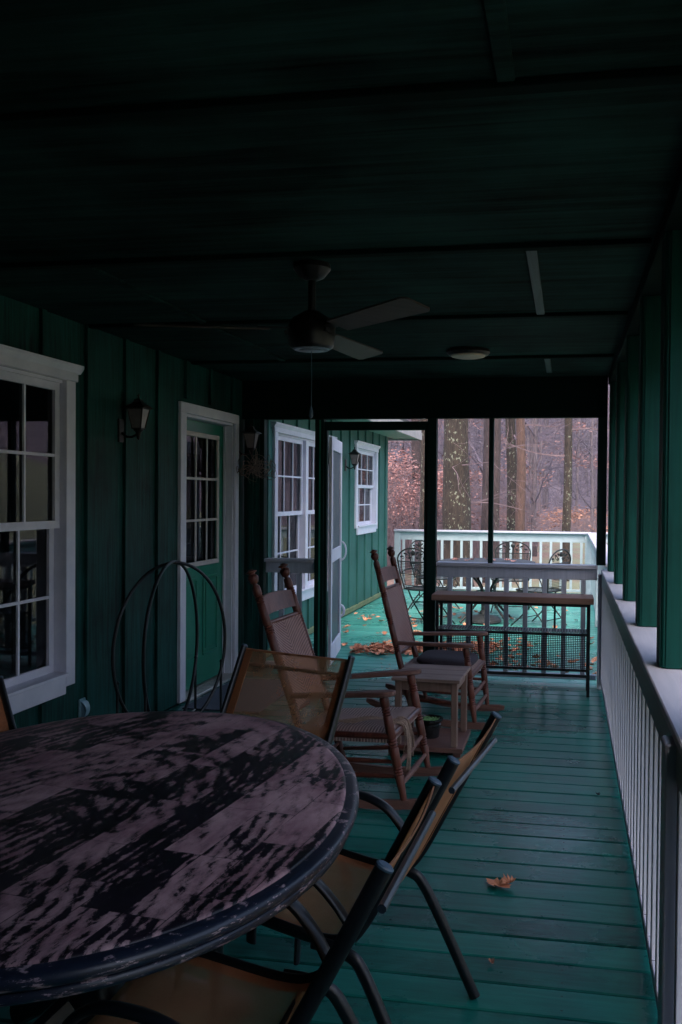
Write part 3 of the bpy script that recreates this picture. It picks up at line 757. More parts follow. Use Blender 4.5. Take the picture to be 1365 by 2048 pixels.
for a in (-43, 80, 197):
    Mr = Matrix.Rotation(math.radians(a), 4, 'Z') @ Matrix.Rotation(math.radians(-13), 4, 'X')
    b = MB(); ol = [(.17, -.052), (.68, -.066), (.70, -.05), (.70, .05), (.68, .066), (.17, .052)]
    b.prism(ol, .075, .082, Mr); B = b.build('blade', M['bladewood'], t)
    b = MB(); b.box(.07, .22, -.02, .02, .0825, .088, Mr); b.box(.07, .11, -.014, .014, .06, .0745, Mr); b.build('blade_arm', M['black'], B)
b = MB(); b.tube([(0, 0, -.009), (0.001, 0, -.13), (0, 0, -.235)], .0016, 5); b.lathe((0, 0, -.235), (0, 0, -.285), [(0, .003), (.4, .008), (.8, .009), (1, .004)], 8)
b.build('pull_chain', M['bluecap'], t)
t = thing('ceiling_light', 'round flush ceiling light with beige lens on the porch ceiling', 'ceiling light', (-.65, 5.85, 2.449))
b = MB(); b.lathe((0, 0, 0), (0, 0, -.035), [(0, .14), (.5, .142), (1, .125)], 32); b.build('trim_ring', M['bronze'], t, smooth=True)
b = MB(); b.lathe((0, 0, -.0355), (0, 0, -.055), [(0, .112), (.4, .108), (.75, .08), (1, .03)], 32); b.build('lens', M['lens'], t, smooth=True)

# ------------------------------------------------------------------ big oval table
TC = Vector((-1.135, 2.052, 0)); TA, TB, TN, TP = .640, .866, 2.09, .223
t = thing('dining_table', 'large oval wooden table with dark worn distressed top in the foreground', 'table', tuple(TC))
def oval(ins, z, n=96):
    out = []; ca, sa = math.cos(TP), math.sin(TP)
    for k in range(n):
        a = 2*PI*k/n; c, s = math.cos(a), math.sin(a)
        u = (TA-ins)*abs(c)**(2/TN)*(1 if c >= 0 else -1); v = (TB-ins)*abs(s)**(2/TN)*(1 if s >= 0 else -1)
        out.append((u*ca-v*sa, u*sa+v*ca, z))
    return out
b = MB(); b.ring([oval(.030, .735), oval(.030, .7555), oval(.034, .7595), oval(.042, .7600)]); b.build('table_top', M['tabletop'], t, smooth=True, ang=50)
b = MB(); b.ring([oval(.045, .700), oval(.020, .700), oval(.012, .704), oval(.008, .712), oval(.012, .720), oval(.016, .722), oval(.004, .728), oval(-.003, .736), oval(-.002, .746), oval(.006, .753), oval(.017, .755), oval(.0295, .7556), oval(.0295, .74)])
b.build('edge_moulding', M['edge'], t, smooth=True, ang=60)
b = MB(); b.ring([oval(.12, .668), oval(.098, .668), oval(.092, .672), oval(.092, .678), oval(.098, .683), oval(.099, .70), oval(.12, .70)]); b.build('apron', M['apron'], t, smooth=True, ang=40)
b = MB(); b.lathe((0, 0, .10), (0, 0, .70), [(0, .10), (.1, .13), (.2, .08), (.35, .06), (.55, .10), (.7, .12), (.8, .07), (.9, .09), (1, .16)], 24); b.build('pedestal', M['apron'], t, smooth=True)
for k in range(4):
    a = TP+PI/4+k*PI/2; d = Vector((math.cos(a), math.sin(a), 0))
    b = MB(); b.tube([d*.07+Vector((0, 0, .24)), d*.2+Vector((0, 0, .18)), d*.36+Vector((0, 0, .09)), d*.45+Vector((0, 0, .03))], [.045, .04, .032, .03], 10, flat=(.7, 1.2)); b.build('foot', M['apron'], t, smooth=True)

# ------------------------------------------------------------------ sling patio chairs
def bez(pts, n=10):
    """Catmull-Rom through pts"""
    P = [Vector(p) for p in pts]; out = []
    for i in range(len(P)-1):
        a = P[max(i-1, 0)]; b_ = P[i]; c = P[i+1]; d = P[min(i+2, len(P)-1)]
        for k in range(n):
            s = k/n; out.append(.5*((2*b_)+(c-a)*s+(2*a-5*b_+4*c-d)*s*s+(3*b_-a-3*c+d)*s**3))
    out.append(P[-1]); return out
def make_sling(label, loc, rz, Wd=.47):
    """local +y is the way it faces; origin on the floor below the seat-back kink"""
    t = thing('sling_chair', label, 'chair', loc, rz, 'tan sling patio chairs around the oval table')
    h = Wd/2
    prof = bez([(0, -.237, .86), (0, -.165, .72), (0, -.085, .57), (0, -.015, .44), (0, .035, .385), (0, .12, .375), (0, .30, .405), (0, .40, .42), (0, .445, .405)], 6)
    # side rails of black oval tube
    for s in (-1, 1):
        b = MB(); b.tube([p+Vector((s*h, 0, 0)) for p in prof], .0145, 12, flat=(.72, 1.15), up=None); b.build('side_rail', M['blackfr'], t, smooth=True, ang=60)
        b = MB(); d = (prof[0]-prof[1]).normalized(); p0 = prof[0]+Vector((s*h, 0, 0))
        b.tube([p0+d*.0005, p0+d*.005, p0+d*.008], [.0160, .0165, .013], 14, flat=(.72, 1.05)); b.build('end_cap', M['bluecap'], t, smooth=True)
        # arm, curving forward from the back and down into the front leg
        arm = bez([(s*(h+.022), .015, .425), (s*(h+.03), .055, .485), (s*(h+.035), .12, .545), (s*(h+.035), .21, .572), (s*(h+.032), .30, .565), (s*(h+.028), .36, .50), (s*(h+.022), .385, .35), (s*(h+.018), .40, .02)], 7)
        b = MB(); b.tube(arm, .0165, 10, flat=(1.25, .62), up=(0, .0, 1) if False else None); b.build('arm', M['blackfr'], t, smooth=True, ang=60)
        b = MB(); b.tube(bez([(s*(h+.018), .12, .372), (s*(h+.02), .03, .36), (s*(h+.024), -.03, .30), (s*(h+.035), -.175, .004)], 6), .0135, 10, flat=(1, 1.3)); b.build('leg', M['blackfr'], t, smooth=True, ang=60)
    b = MB()
    q = prof[3]
    for yy, zz, rr, mm in ((q.y-.028, q.z-.01, .0085, M['crossbar']), (.06, .362, .010, M['blackfr']), (.40, .393, .011, M['blackfr'])):
        MB().tube([(-h, yy, zz), (h, yy, zz)], rr, 8).build('cross_bar', mm, t, smooth=True)
    # sling: a thin stretched sheet
    def sheet(u, v, i0=0, i1=len(prof)-1):
        f = i0+(i1-i0)*u; i = int(min(f, len(prof)-2)); p = prof[i].lerp(prof[i+1], f-i); sag = .012*math.sin(PI*v)
        nrm = Vector((0, -(prof[i+1].z-prof[i].z), (prof[i+1].y-prof[i].y))).normalized()
        return p+Vector((-h+.006+(Wd-.012)*v, 0, 0)) - nrm*(-sag)*-1
    b = MB(); b.grid(lambda u, v: sheet(u, v, .5, len(prof)-1.2), 54, 10); b.build('sling', M['sling'], t, smooth=True, ang=180)
    b = MB(); b.slab(lambda u, v: Vector(sheet(u, v, .35, .9))+Vector((0, -.002, .0)), 2, 10, (0, -.004, 0)); 
    for v0, v1 in ((0.01, .075), (.925, .99)):
        b.slab(lambda u, v: Vector(sheet(u, v0+(v1-v0)*v, .9, len(prof)-1.4))+Vector((0, -.002, -.001)), 50, 1, (0, -.002, -.001))
    b.build('hem', M['hem'], t, smooth=True, ang=60)
    return t
def chair_from(p, q):
    """two back-top ends (left one, right one as seen from the front) -> centre and rz"""
    p = Vector(p); q = Vector(q); c = (p+q)/2; x = (q-p); rz = math.atan2(x.y, x.x)
    f = Vector((-math.sin(rz), math.cos(rz))); o = c + f*.237
    return (o.x, o.y, 0), rz
# facing -x: local x axis points to +y
la, ra = chair_from((-.304, 1.49), (-.286, 1.99)); lb, rb = chair_from((-.263, 2.157), (-.201, 2.60)); 
cA = make_sling('tan sling chair nearest the camera, pushed in at the right side of the oval table', la, ra, .475)
cB = dup(cA, lb, rb, 'second tan sling chair from the camera, at the right side of the oval table')
lc, rc = chair_from((-.815, 3.42), (-1.345, 3.60)); cC = dup(cA, lc, rc, 'tan sling chair at the far end of the table, rocker showing through its back', scale=1.0)
cC.scale = (1.12, 1, 1)
ld, rd = chair_from((-1.905, 2.775), (-2.11, 2.35)); cD = dup(cA, ld, rd, 'tan sling chair left of the oval table, only a back corner in view')

# ------------------------------------------------------------------ rocking chairs
def turned(b, p0, p1, r, rings, n=14, finial=False, taper=.7):
    L_ = (Vector(p1)-Vector(p0)).length; prof = [(0, r*taper)]
    marks = sorted(rings)
    prof.append((.03, r*taper)); 
    for c in marks:
        e = .006/L_*1.4
        prof += [(c-3.2*e, r), (c-2.4*e, r*.84), (c-1.6*e, r*1.04), (c-.8*e, r*.84), (c, r*1.05), (c+.8*e, r*.84), (c+1.6*e, r*1.04), (c+2.4*e, r*.84), (c+3.2*e, r)]
    prof.append((.985, r)); prof.append((1, r*.9))
    prof = sorted(prof); b.lathe(p0, p1, prof, n)
    if finial:
        d = (Vector(p1)-Vector(p0)).normalized(); q = Vector(p1)
        b.lathe(q-d*.001, q+d*.085, [(0, r*.6), (.12, r*.6), (.2, r*1.0), (.45, r*1.32), (.62, r*1.1), (.68, r*.75), (.74, r*.75), (.8, r*1.25), (.86, r*1.3), (.93, r*.7), (1, r*.35)], n)
def rocker(label, loc, rz, cushion=False, scale=1.0):
    t = thing('rocking_chair', label, 'rocking chair', loc, rz, 'brown ladder post rocking chairs on the porch', scale)
    fb = {s: Vector((.235, s*.265, .062)) for s in (-1, 1)}; ft = {s: Vector((.135, s*.275, .545)) for s in (-1, 1)}
    bb = {s: Vector((-.205, s*.215, .055)) for s in (-1, 1)}; bt = {s: Vector((-.545, s*.215, 1.045)) for s in (-1, 1)}
    def onf(s, z): k = (z-fb[s].z)/(ft[s].z-fb[s].z); return fb[s].lerp(ft[s], k)
    def onb(s, z): k = (z-bb[s].z)/(bt[s].z-bb[s].z); return bb[s].lerp(bt[s], k)
    for s in (-1, 1):
        b = MB(); turned(b, fb[s], ft[s], .0225, (.28, .55, .86)); b.build('front_post', M['rockwood'], t, smooth=True, ang=40)
        b = MB(); turned(b, bb[s], bt[s], .0215, (.16, .42, .60, .78, .93), finial=True); b.build('back_post', M['rockwood'], t, smooth=True, ang=40)
        # runner: a sprung board
        pts = []; n = 22
        for k in range(n+1):
            x = -.52+(.88*k/n); pts.append((x, s*(.262-.03*max(0, (.1-x))), .028+.135*(x-.02)**2*1.9))
        fr = []
        for k, p in enumerate(pts):
            hh = .022 if 0 < k < n else .012
            fr.append([(p[0], p[1]-.013, p[2]-hh), (p[0], p[1]+.013, p[2]-hh), (p[0], p[1]+.013, p[2]+hh), (p[0], p[1]-.013, p[2]+hh)])
        b = MB(); b.ring(fr); b.build('runner', M['armwood'], t, smooth=True, ang=50)
        # arm board, wider and rounded in front
        A0 = onb(s, .50); F0 = ft[s]+Vector((0, 0, .008))
        d = (F0-A0); ax = d.normalized(); lat = Vector((0, 0, 1)).cross(ax).normalized(); upv = ax.cross(lat); Ld = d.length
        ol = [(0, -.018), (Ld*.4, -.024), (Ld*.85, -.036), (Ld, -.042), (Ld+.03, -.038), (Ld+.055, -.02), (Ld+.06, 0), (Ld+.055, .02), (Ld+.03, .038), (Ld, .042), (Ld*.85, .034), (Ld*.4, .022), (0, .018)]
        Mx = Matrix(((ax.x, lat.x, upv.x, A0.x), (ax.y, lat.y, upv.y, A0.y), (ax.z, lat.z, upv.z, A0.z), (0, 0, 0, 1)))
        b = MB(); b.prism(ol, -.003, .021, Mx, ch=.005); b.build('arm', M['armwood'], t, smooth=True, ang=40)
        for z in (.14, .21):
            b = MB(); p0, p1 = onb(s, z+.0), onf(s, z+.03); b.lathe(p0, p1, [(0, .009), (.5, .0125), (1, .009)], 10); b.build('stretcher', M['rockwood'], t, smooth=True)
    for z in (.13, .225): b = MB(); b.lathe(onf(-1, z), onf(1, z), [(0, .010), (.5, .0165), (1, .010)], 10); b.build('stretcher', M['armwood'], t, smooth=True)
    b = MB(); b.lathe(onb(-1, .17), onb(1, .17), [(0, .009), (.5, .013), (1, .009)], 10); b.build('stretcher', M['rockwood'], t, smooth=True)
    # crest slat, bent a little backwards
    def slat(z0, z1, name, m, th=.011, bend=.02, nz=3, ny=16, hump=.0):
        def f(u, v):
            y = -1+2*u; z = z0+(z1-z0)*v + hump*v*(1-y*y); p = onb(1, z); return Vector((p.x-bend*(1-y*y), y*.197, z))
        b = MB(); b.slab(f, ny, nz, (th, 0, 0)); return b.build(name, m, t, smooth=True, ang=45)
    slat(.90, .985, 'crest_slat', M['rockwood'], hump=.008)
    wp = slat(.44, .855, 'woven_back', M['weaveback'], .018, .022, 20, 16)
    for z in (.435, .86):
        b = MB(); b.lathe(onb(-1, z), onb(1, z), [(0, .011), (1, .011)], 10); b.build('back_rung', M['rockwood'], t, smooth=True)
    # rush seat: four wedges
    zs = .345; c = [onf(-1, zs+.03)+Vector((.01, -.005, 0)), onf(1, zs+.03)+Vector((.01, .005, 0)), onb(1, zs)+Vector((.0, .005, 0)), onb(-1, zs)+Vector((.0, -.005, 0))]
    ctr = sum(c, Vector())/4
    for i in range(4):
        a, d2 = c[i], c[(i+1) % 4]; mid = (a+d2)/2
        inner = [a.lerp(ctr, .93), d2.lerp(ctr, .93)]
        b = MB()
        def f(u, v, a=a, d2=d2, inner=inner):
            p = a.lerp(d2, u); q = inner[0].lerp(inner[1], u); r_ = p.lerp(q, v)
            z = .018*math.sin(min(1, v*3.5)*PI/2) - .010*v
            return r_+Vector((0, 0, z))
        b.slab(f, 16, 10, (0, 0, -.045)); b.build('rush_seat', M['rushx'] if i in (0, 2) and False else (M['rushy'] if i in (0, 2) else M['rushx']), t, smooth=True, ang=60)
    for a, d2 in ((0, 1), (2, 3), (1, 2), (3, 0)):
        b = MB(); b.lathe(c[a]+Vector((0, 0, -.012)), c[d2]+Vector((0, 0, -.012)), [(0, .016), (1, .016)], 10); b.build('seat_rail', M['rockwood'], t, smooth=True)
    if cushion:
        b = MB(); ol = []
        for k in range(28):
            a = 2*PI*k/28; cc, ss = math.cos(a), math.sin(a); ol.append((-.03+.20*abs(cc)**.5*(1 if cc > 0 else -1), .215*abs(ss)**.5*(1 if ss > 0 else -1)))
        def lv(s_, z): return [(x*s_-.03*(1-s_), y*s_, z+.05*(x*s_)) for x, y in ol]
        b.ring([lv(.93, .387), lv(1.0, .40), lv(1.0, .415), lv(.93, .43), lv(.6, .438), lv(.2, .436)]); o = b.build('seat_cushion', M['cushion'], None, smooth=True, ang=80)
        o.location = loc; o.rotation_euler = (0, 0, rz); o.scale = (scale,)*3
        tag(o, 'dark plum seat cushion lying on the farther rocking chair', 'cushion')
    else:
        b = MB(); rg = random.Random(9); e = c[0].lerp(c[1], .36)
        for k in range(22):
            p = e+Vector((.012+rg.uniform(-.005, .006), rg.uniform(-.05, .06), .005)); q = p+Vector((rg.uniform(-.0, .03), rg.uniform(-.05, .05)+.02, -rg.uniform(.14, .27)))
            b.tube(bez([p+Vector((-.05, rg.uniform(-.02, .02), .012)), p, p.lerp(q, .5)+Vector((.012, 0, 0)), q], 4), .0032, 5)
        e2 = c[0].lerp(c[3], .5)
        for k in range(12):
            p = Vector((e.x-.03, e.y-.03, e.z+.022)); q = Vector((-.10+rg.uniform(-.06, .06), -.16+rg.uniform(-.03, .03), e.z+.012))
            b.tube(bez([p+Vector((0, rg.uniform(-.03, .03), 0)), p.lerp(q, .5)+Vector((0, rg.uniform(-.02, .02), .014)), q], 5), .003, 5)
        b.build('frayed_cord', M['cord'], t, smooth=True)
    return t
rocker('brown rocking chair behind the table with a frayed rush seat and loose cords', (-.965, 4.44, 0), math.radians(-3.5))
r2 = rocker('brown rocking chair farther back by the doorway with a dark cushion on its seat', (-.785, 6.0, .008), math.radians(-4), True, .97)
r2.rotation_euler.y = math.radians(4.5)
bpy.data.objects['seat_cushion'].rotation_euler.y = math.radians(4.5)

# ------------------------------------------------------------------ side table, plank, pot
t = thing('side_table', 'small weathered wooden side table between the two rocking chairs', 'side table', (-.785, 5.30, 0), math.radians(-2))
b = MB()
for k in range(3): b.box(-.2, .2, -.225+.15*k+.001, -.225+.15*(k+1)-.001, .43, .45, ch=.003)
b.build('table_top', M['stoolwood'], t)
for sx in (-1, 1):
    for sy in (-1, 1):
        MB().box(sx*.165-.018, sx*.165+.018, sy*.185-.018, sy*.185+.018, 0.058, .429, ch=.003).build('leg', M['stoolleg'], t)
b = MB()
for s in (-1, 1): b.box(-.1465, .1465, s*.185-.009, s*.185+.009, .375, .4285); b.box(s*.165-.009, s*.165+.009, -.1665, .1665, .375, .4285)
b.build('apron', M['stoolleg'], t)
t = thing('wooden_board', 'low reddish brown board on the floor under the side table', 'board', (-.79, 5.31, 0))
b = MB(); b.box(-.24, .215, -.235, .215, .03, .057, ch=.003); b.build('board_top', M['plankwood'], t)
b = MB(); b.box(-.22, -.18, -.21, .2, .001, .0295); b.box(.16, .2, -.21, .2, .001, .0295); b.build('batten_foot', M['plankwood'], t)
t = thing('flower_pot', 'glossy black pot with bright green moss on the low board', 'pot', (-.80, 5.30, .0575))
b = MB(); b.lathe((0, 0, 0), (0, 0, .115), [(0, .050), (.04, .058), (.5, .064), (.52, .070), (.72, .072), (.76, .066), (.8, .068), (.92, .082), (1, .082), (1, .074), (.93, .070), (.9, .0)], 32); b.build('pot_body', M['pot'], t, smooth=True, ang=30)
b = MB(); b.grid(lambda u, v: (u*.068*math.cos(2*PI*v), u*.068*math.sin(2*PI*v), .106+.006*noise.noise(Vector((u*math.cos(2*PI*v)*6, u*math.sin(2*PI*v)*6, 2)))), 8, 28); b.build('moss', M['moss'], t, smooth=True)

# ------------------------------------------------------------------ narrow bar table
t = thing('bar_table', 'narrow bar table with reddish plank top and black perforated back against the railing', 'bar table', (-.42, 6.95, 0))
MB().box(-.60, .62, -.15, .16, .70, .745, ch=.004).build('table_top', M['barwood'], t)
b = MB()
for x in (-.56, .585):
    for y in (-.10, .13): b.box(x-.011, x+.011, y-.011, y+.011, .001, .699)
for y in (-.10, .13):
    b.box(-.549, .574, y-.009, y+.009, .675, .698); b.box(-.549, .574, y-.009, y+.009, .145, .165); b.box(-.549, .574, y-.009, y+.009, .455, .475)
for x in (-.32, .33): b.box(x-.008, x+.008, .122, .138, .476, .674)
for x in (-.56, .585): b.box(x-.009, x+.009, -.0885, .1185, .455, .475); b.box(x-.009, x+.009, -.0885, .1185, .675, .695)
b.build('frame', M['black'], t)
b = MB(); b.box(-.548, .573, -.0905, .1205, .476, .479); b.build('shelf', M['perfh'], t)
b = MB(); b.box(-.548, .573, .128, .1305, .166, .454); b.build('back_panel', M['perf'], t)

# ------------------------------------------------------------------ wire hoop rack by the wall
t = thing('hoop_rack', 'black metal rack of two tall crossing hoops by the green wall', 'log rack', (-2.375, 5.17, 0))
for a, r in ((math.radians(68), .455), (math.radians(97), .52)):
    d = Vector((math.cos(a), math.sin(a), 0))
    b = MB(); pts = [d*math.cos(2*PI*k/56)*r+Vector((0, 0, .555+.52*math.sin(2*PI*k/56)+(0.006 if a > 1.5 else 0))) for k in range(56)]
    b.tube(pts, .0105, 8, close=True); b.build('hoop', M['black'], t, smooth=True)
    for s in (-1, 1):
        p = d*s*(r-.035); b = MB(); b.tube([p+Vector((0, 0, .003)), p+Vector((0, 0, .40))], .0085, 8); b.lathe(p+Vector((0, 0, .40)), p+Vector((0, 0, .42)), [(0, .008), (.5, .012), (1, .005)], 8); b.build('upright', M['black'], t, smooth=True)
    b = MB(); b.tube([-d*(r-.035)+Vector((0, 0, .06)), d*(r-.035)+Vector((0, 0, .06))], .006, 6); b.build('base_bar', M['sill'], t, smooth=True)

# ------------------------------------------------------------------ patio set on the open deck
def iron_chair(label, loc, rz):
    t = thing('iron_chair', label, 'patio chair', loc, rz, 'wrought iron patio chairs on the open deck')
    # faces +x; back plane x about -.22
    def bx(z): return -.20-.16*(z-.42)
    outl = []
    for k in range(17):
        a = PI*k/16; outl.append((-.235*math.cos(a), .75+.15*math.sin(a)))
    outl = [(-.17, .42), (-.215, .60)]+outl+[(.215, .60), (.17, .42)]
    b = MB(); b.tube([(bx(z), y, z) for y, z in outl], .009, 8)
    for z, hw in ((.745, .235), (.60, .212), (.47, .182)): b.tube([(bx(z), -hw, z), (bx(z)-.012, 0, z), (bx(z), hw, z)], .006, 6)
    b.tube([(bx(z)+.012, y*.84, z*.98+.0) for y, z in outl[:3]]+[(bx(.74)+.012, -.2, .735)], .004, 5)
    b.tube([(bx(z)+.012, -y*.84, z*.98+.0) for y, z in outl[:3]]+[(bx(.74)+.012, .2, .735)], .004, 5)
    b.build('back_frame', M['iron'], t, smooth=True)
    b = MB()
    for s in (-1, 1):
        for cy, cz, r in ((.085, .80, .032), (.155, .785, .026)):
            pts = [(bx(cz), s*(cy+r*(1-q*.06)*math.cos(.55*q)), cz+r*(1-q*.06)*math.sin(.55*q)) for q in range(12)]; b.tube(pts, .0038, 5)
        for cy, cz, a in ((.06, .845, .6), (.115, .835, .2), (.17, .80, -.2), (.05, .79, -.5)):
            n = 8; lf_ = [(.024*math.cos(2*PI*k/n), .011*math.sin(2*PI*k/n)) for k in range(n)]
            Mx = Matrix.Translation((bx(cz), s*cy, cz)) @ Matrix(((0, 0, 1, 0), (s*math.cos(a), -s*math.sin(a), 0, 0), (math.sin(a), math.cos(a), 0, 0), (0, 0, 0, 1)))
            b.prism(lf_, -.003, .003, Mx)
    b.lathe((bx(.845)-.012, 0, .845), (bx(.845)+.012, 0, .845), [(0, .012), (.3, .03), (.7, .03), (1, .012)], 10)
    b.build('leaf_ornament', M['iron'], t)
    b = MB(); b.grid(lambda u, v: (bx(.42+.32*u)-.002, (-1+2*v)*(.165+.06*u), .425+.32*u), 6, 6); b.build('back_mesh', M['wire'], t)
    ol = []
    for k in range(24):
        a = 2*PI*k/24; cc, ss = math.cos(a), math.sin(a); ol.append((.02+.225*abs(cc)**.6*(1 if cc > 0 else -1), .235*abs(ss)**.6*(1 if ss > 0 else -1)))
    b = MB(); b.tube([(x, y, .42) for x, y in ol], .009, 8, close=True); b.build('seat_ring', M['iron'], t, smooth=True)
    b = MB(); b.ring([[(x*.97, y*.97, .418) for x, y in ol], [(x*.97, y*.97, .420) for x, y in ol]]); b.build('seat_mesh', M['wireh'], t)
    for s in (-1, 1):
        b = MB(); b.tube(bez([(bx(.60), s*.215, .60), (-.05, s*.255, .635), (.12, s*.265, .63), (.2, s*.262, .58), (.16, s*.25, .5), (.12, s*.24, .425)], 6), .008, 6); b.build('arm', M['iron'], t, smooth=True)
        # spring coil and bowed legs
        b = MB(); b.tube([(.17, s*.2, .41), (.235, s*.2, .36), (.2, s*.2, .29), (.13, s*.2, .31), (.12, s*.2, .37)], .008, 6); b.build('spring', M['iron'], t, smooth=True)
        b = MB(); b.tube(bez([(.13, s*.2, .35), (.02, s*.2, .27), (-.12, s*.21, .13), (-.22, s*.225, .01)], 5), .009, 6); b.build('leg', M['iron'], t, smooth=True)
        b = MB(); b.tube(bez([(-.10, s*.2, .41), (.0, s*.2, .26), (.13, s*.21, .12), (.25, s*.225, .01)], 5), .009, 6); b.build('leg', M['iron'], t, smooth=True)
    b = MB(); b.tube([(-.16, -.215, .09), (-.16, .215, .09)], .006, 6); b.tube([(.18, -.215, .09), (.18, .215, .09)], .006, 6); b.tube([(0, -.2, .26), (0, .2, .26)], .006, 6); b.build('brace', M['iron'], t, smooth=True)
    return t
ic = iron_chair('wrought iron chair at the near left of the patio table', (-1.60, 10.30, 0), math.radians(62))
dup(ic, (-1.72, 11.75, 0), math.radians(-30), 'wrought iron chair half hidden by the doorway post, far left of the patio table')
dup(ic, (-.72, 11.75, 0), math.radians(-92), 'wrought iron chair at the far side of the patio table, just right of the mullion')
dup(ic, (-.30, 10.50, 0), math.radians(150), 'wrought iron chair at the right side of the patio table')
t = thing('patio_table', 'round dark mesh patio table strewn with dry leaves on the open deck', 'table', (-.95, 10.78, 0))
b = MB(); b.lathe((0, 0, .700), (0, 0, .722), [(0, .56), (.1, .575), (.8, .58), (1, .565)], 48); b.build('table_top', simple('slate mesh table top', (.03, .038, .05), (.06, .07, .09), .95, 0, 120, .4, spec=.05), t, smooth=True, ang=40)
for k in range(4):
    a = PI/4+k*PI/2; d = Vector((math.cos(a), math.sin(a), 0)); b = MB()
    b.tube(bez([d*.36+Vector((0, 0, .70)), d*.22+Vector((0, 0, .56)), d*.07+Vector((0, 0, .36)), d*.2+Vector((0, 0, .18)), d*.40+Vector((0, 0, .012))], 6), .0145, 8); b.build('leg', M['iron'], t, smooth=True)
b = MB(); b.tube([(.12*math.cos(2*PI*k/24), .12*math.sin(2*PI*k/24), .36) for k in range(24)], .008, 6, close=True); b.build('leg_ring', M['iron'], t, smooth=True)
t = thing('umbrella_base', 'heavy dark parasol base standing under the patio table', 'umbrella base', (-.97, 10.66, 0))
b = MB(); b.lathe((0, 0, .001), (0, 0, .10), [(0, .19), (.15, .215), (.4, .21), (.7, .17), (.9, .08), (1, .06)], 32); b.build('weight', M['umb'], t, smooth=True)
b = MB(); b.lathe((0, 0, .10), (0, 0, .26), [(0, .05), (.2, .045), (.3, .03), (.75, .03), (.8, .042), (1, .04)], 20); b.build('sleeve', M['umb'], t, smooth=True)

# ------------------------------------------------------------------ leaves
OAK = [(0, -.5), (.10, -.36), (.22, -.34), (.16, -.20), (.34, -.14), (.20, -.02), (.38, .10), (.20, .16), (.28, .30), (.12, .32), (0, .52), (-.12, .34), (-.27, .28), (-.18, .15), (-.38, .12), (-.21, 0), (-.33, -.12), (-.16, -.20), (-.22, -.33), (-.08, -.36)]
def leaf(b, x, y, z, size, rz, curl, rg, tilt=.15):
    Mx = Matrix.Translation((x, y, z)) @ Matrix.Rotation(rz, 4, 'Z') @ Matrix.Rotation(rg.uniform(-tilt, tilt), 4, 'X') @ Matrix.Rotation(rg.uniform(-tilt, tilt), 4, 'Y')
    base = len(b.v); b.v.append(tuple(Mx @ Vector((0, 0, 0))))
    for (u, v) in OAK:
        b.v.append(tuple(Mx @ Vector((u*size, v*size, curl*size*(u*u*4.5+v*v*.9)+rg.uniform(0, .05)*size))))
    n = len(OAK)
    for i in range(n): b.f.append((base, base+1+i, base+1+(i+1) % n))
rg = random.Random(21)
b = MB(); leaf(b, -.245, 3.44, .004, .125, .9, .22, rg, .04)
leaf(b, -.205, 3.45, .012, .07, 2.2, .7, rg, .15); o = b.build('dry_leaf', M['leaf']); tag(o, 'single curled brown oak leaf on the green porch floor', 'leaf')
b = MB(); leaf(b, -.225, 2.86, .006, .032, .5, .7, rg, .2); tag(b.build('dry_leaf', M['leaforange']), 'tiny pale leaf fragment on the porch floor below the brown leaf', 'leaf')
b = MB(); leaf(b, .165, 4.58, .008, .035, .5, .7, rg, .2); tag(b.build('dry_leaf', M['cushion']), 'tiny dark leaf scrap on the floor near the long railing', 'leaf')
b = MB(); b.tube([(-.70, 2.30, .425), (-.695, 2.315, .434), (-.69, 2.33, .43)], [.004, .006, .003], 6); tag(b.build('seed_pod', M['cord']), 'small tan seed on the sling seat of the second chair', 'seed')
# the drift of leaves just outside the doorway
b = MB()
for k in range(900):
    q = rg.gauss(0, 1); x = -1.42+.46*q; y = 8.55+.16*q+rg.gauss(0, .13); 
    if x < -2.0 or x > -.3: continue
    leaf(b, x, y, .012+abs(rg.gauss(0, .022)), rg.uniform(.045, .095), rg.uniform(0, 6.3), rg.uniform(.1, .5), rg, .35)
for k in range(70):
    leaf(b, rg.uniform(-2.5, -.9), rg.uniform(9.3, 11.4), .01+rg.random()*.02, rg.uniform(.06, .11), rg.uniform(0, 6.3), rg.uniform(.1, .6), rg, .3)
for k in range(60):
    leaf(b, rg.uniform(-1.0, .28), 7.62+abs(rg.gauss(0, .45)), .012+rg.random()*.025, rg.uniform(.06, .12), rg.uniform(0, 6.3), rg.uniform(.2, .8), rg, .5)
for k in range(60):
    leaf(b, rg.uniform(-2.6, .3), rg.uniform(7.5, 13.8), .01+rg.random()*.015, rg.uniform(.05, .10), rg.uniform(0, 6.3), rg.uniform(.1, .6), rg, .3)
for k in range(70): leaf(b, -1.15+rg.gauss(0, .3), 7.75+rg.gauss(0, .2), .006, rg.uniform(.015, .035), rg.uniform(0, 6.3), .2, rg, .2)
tag(b.build('fallen_leaves', M['leaf']), 'drift of dry brown oak leaves scattered over the open deck', 'leaves', kind='stuff')
for k, (dx, dy) in enumerate(((-.36, -.12), (-.22, -.18), (-.18, .02), (.0, .1), (.08, -.05), (.24, .02), (-.4, .12), (.33, -.2))):
    b = MB(); leaf(b, 0, 0, 0, rg.uniform(.08, .12), rg.uniform(0, 6), .35, rg, .1); o = b.build('dry_leaf', M['leafpink']); o.location = (-.95+dx, 10.78+dy, .732)
    tag(o, 'pinkish dry leaf lying on the round patio table top', 'leaf', 'leaves on the patio table')

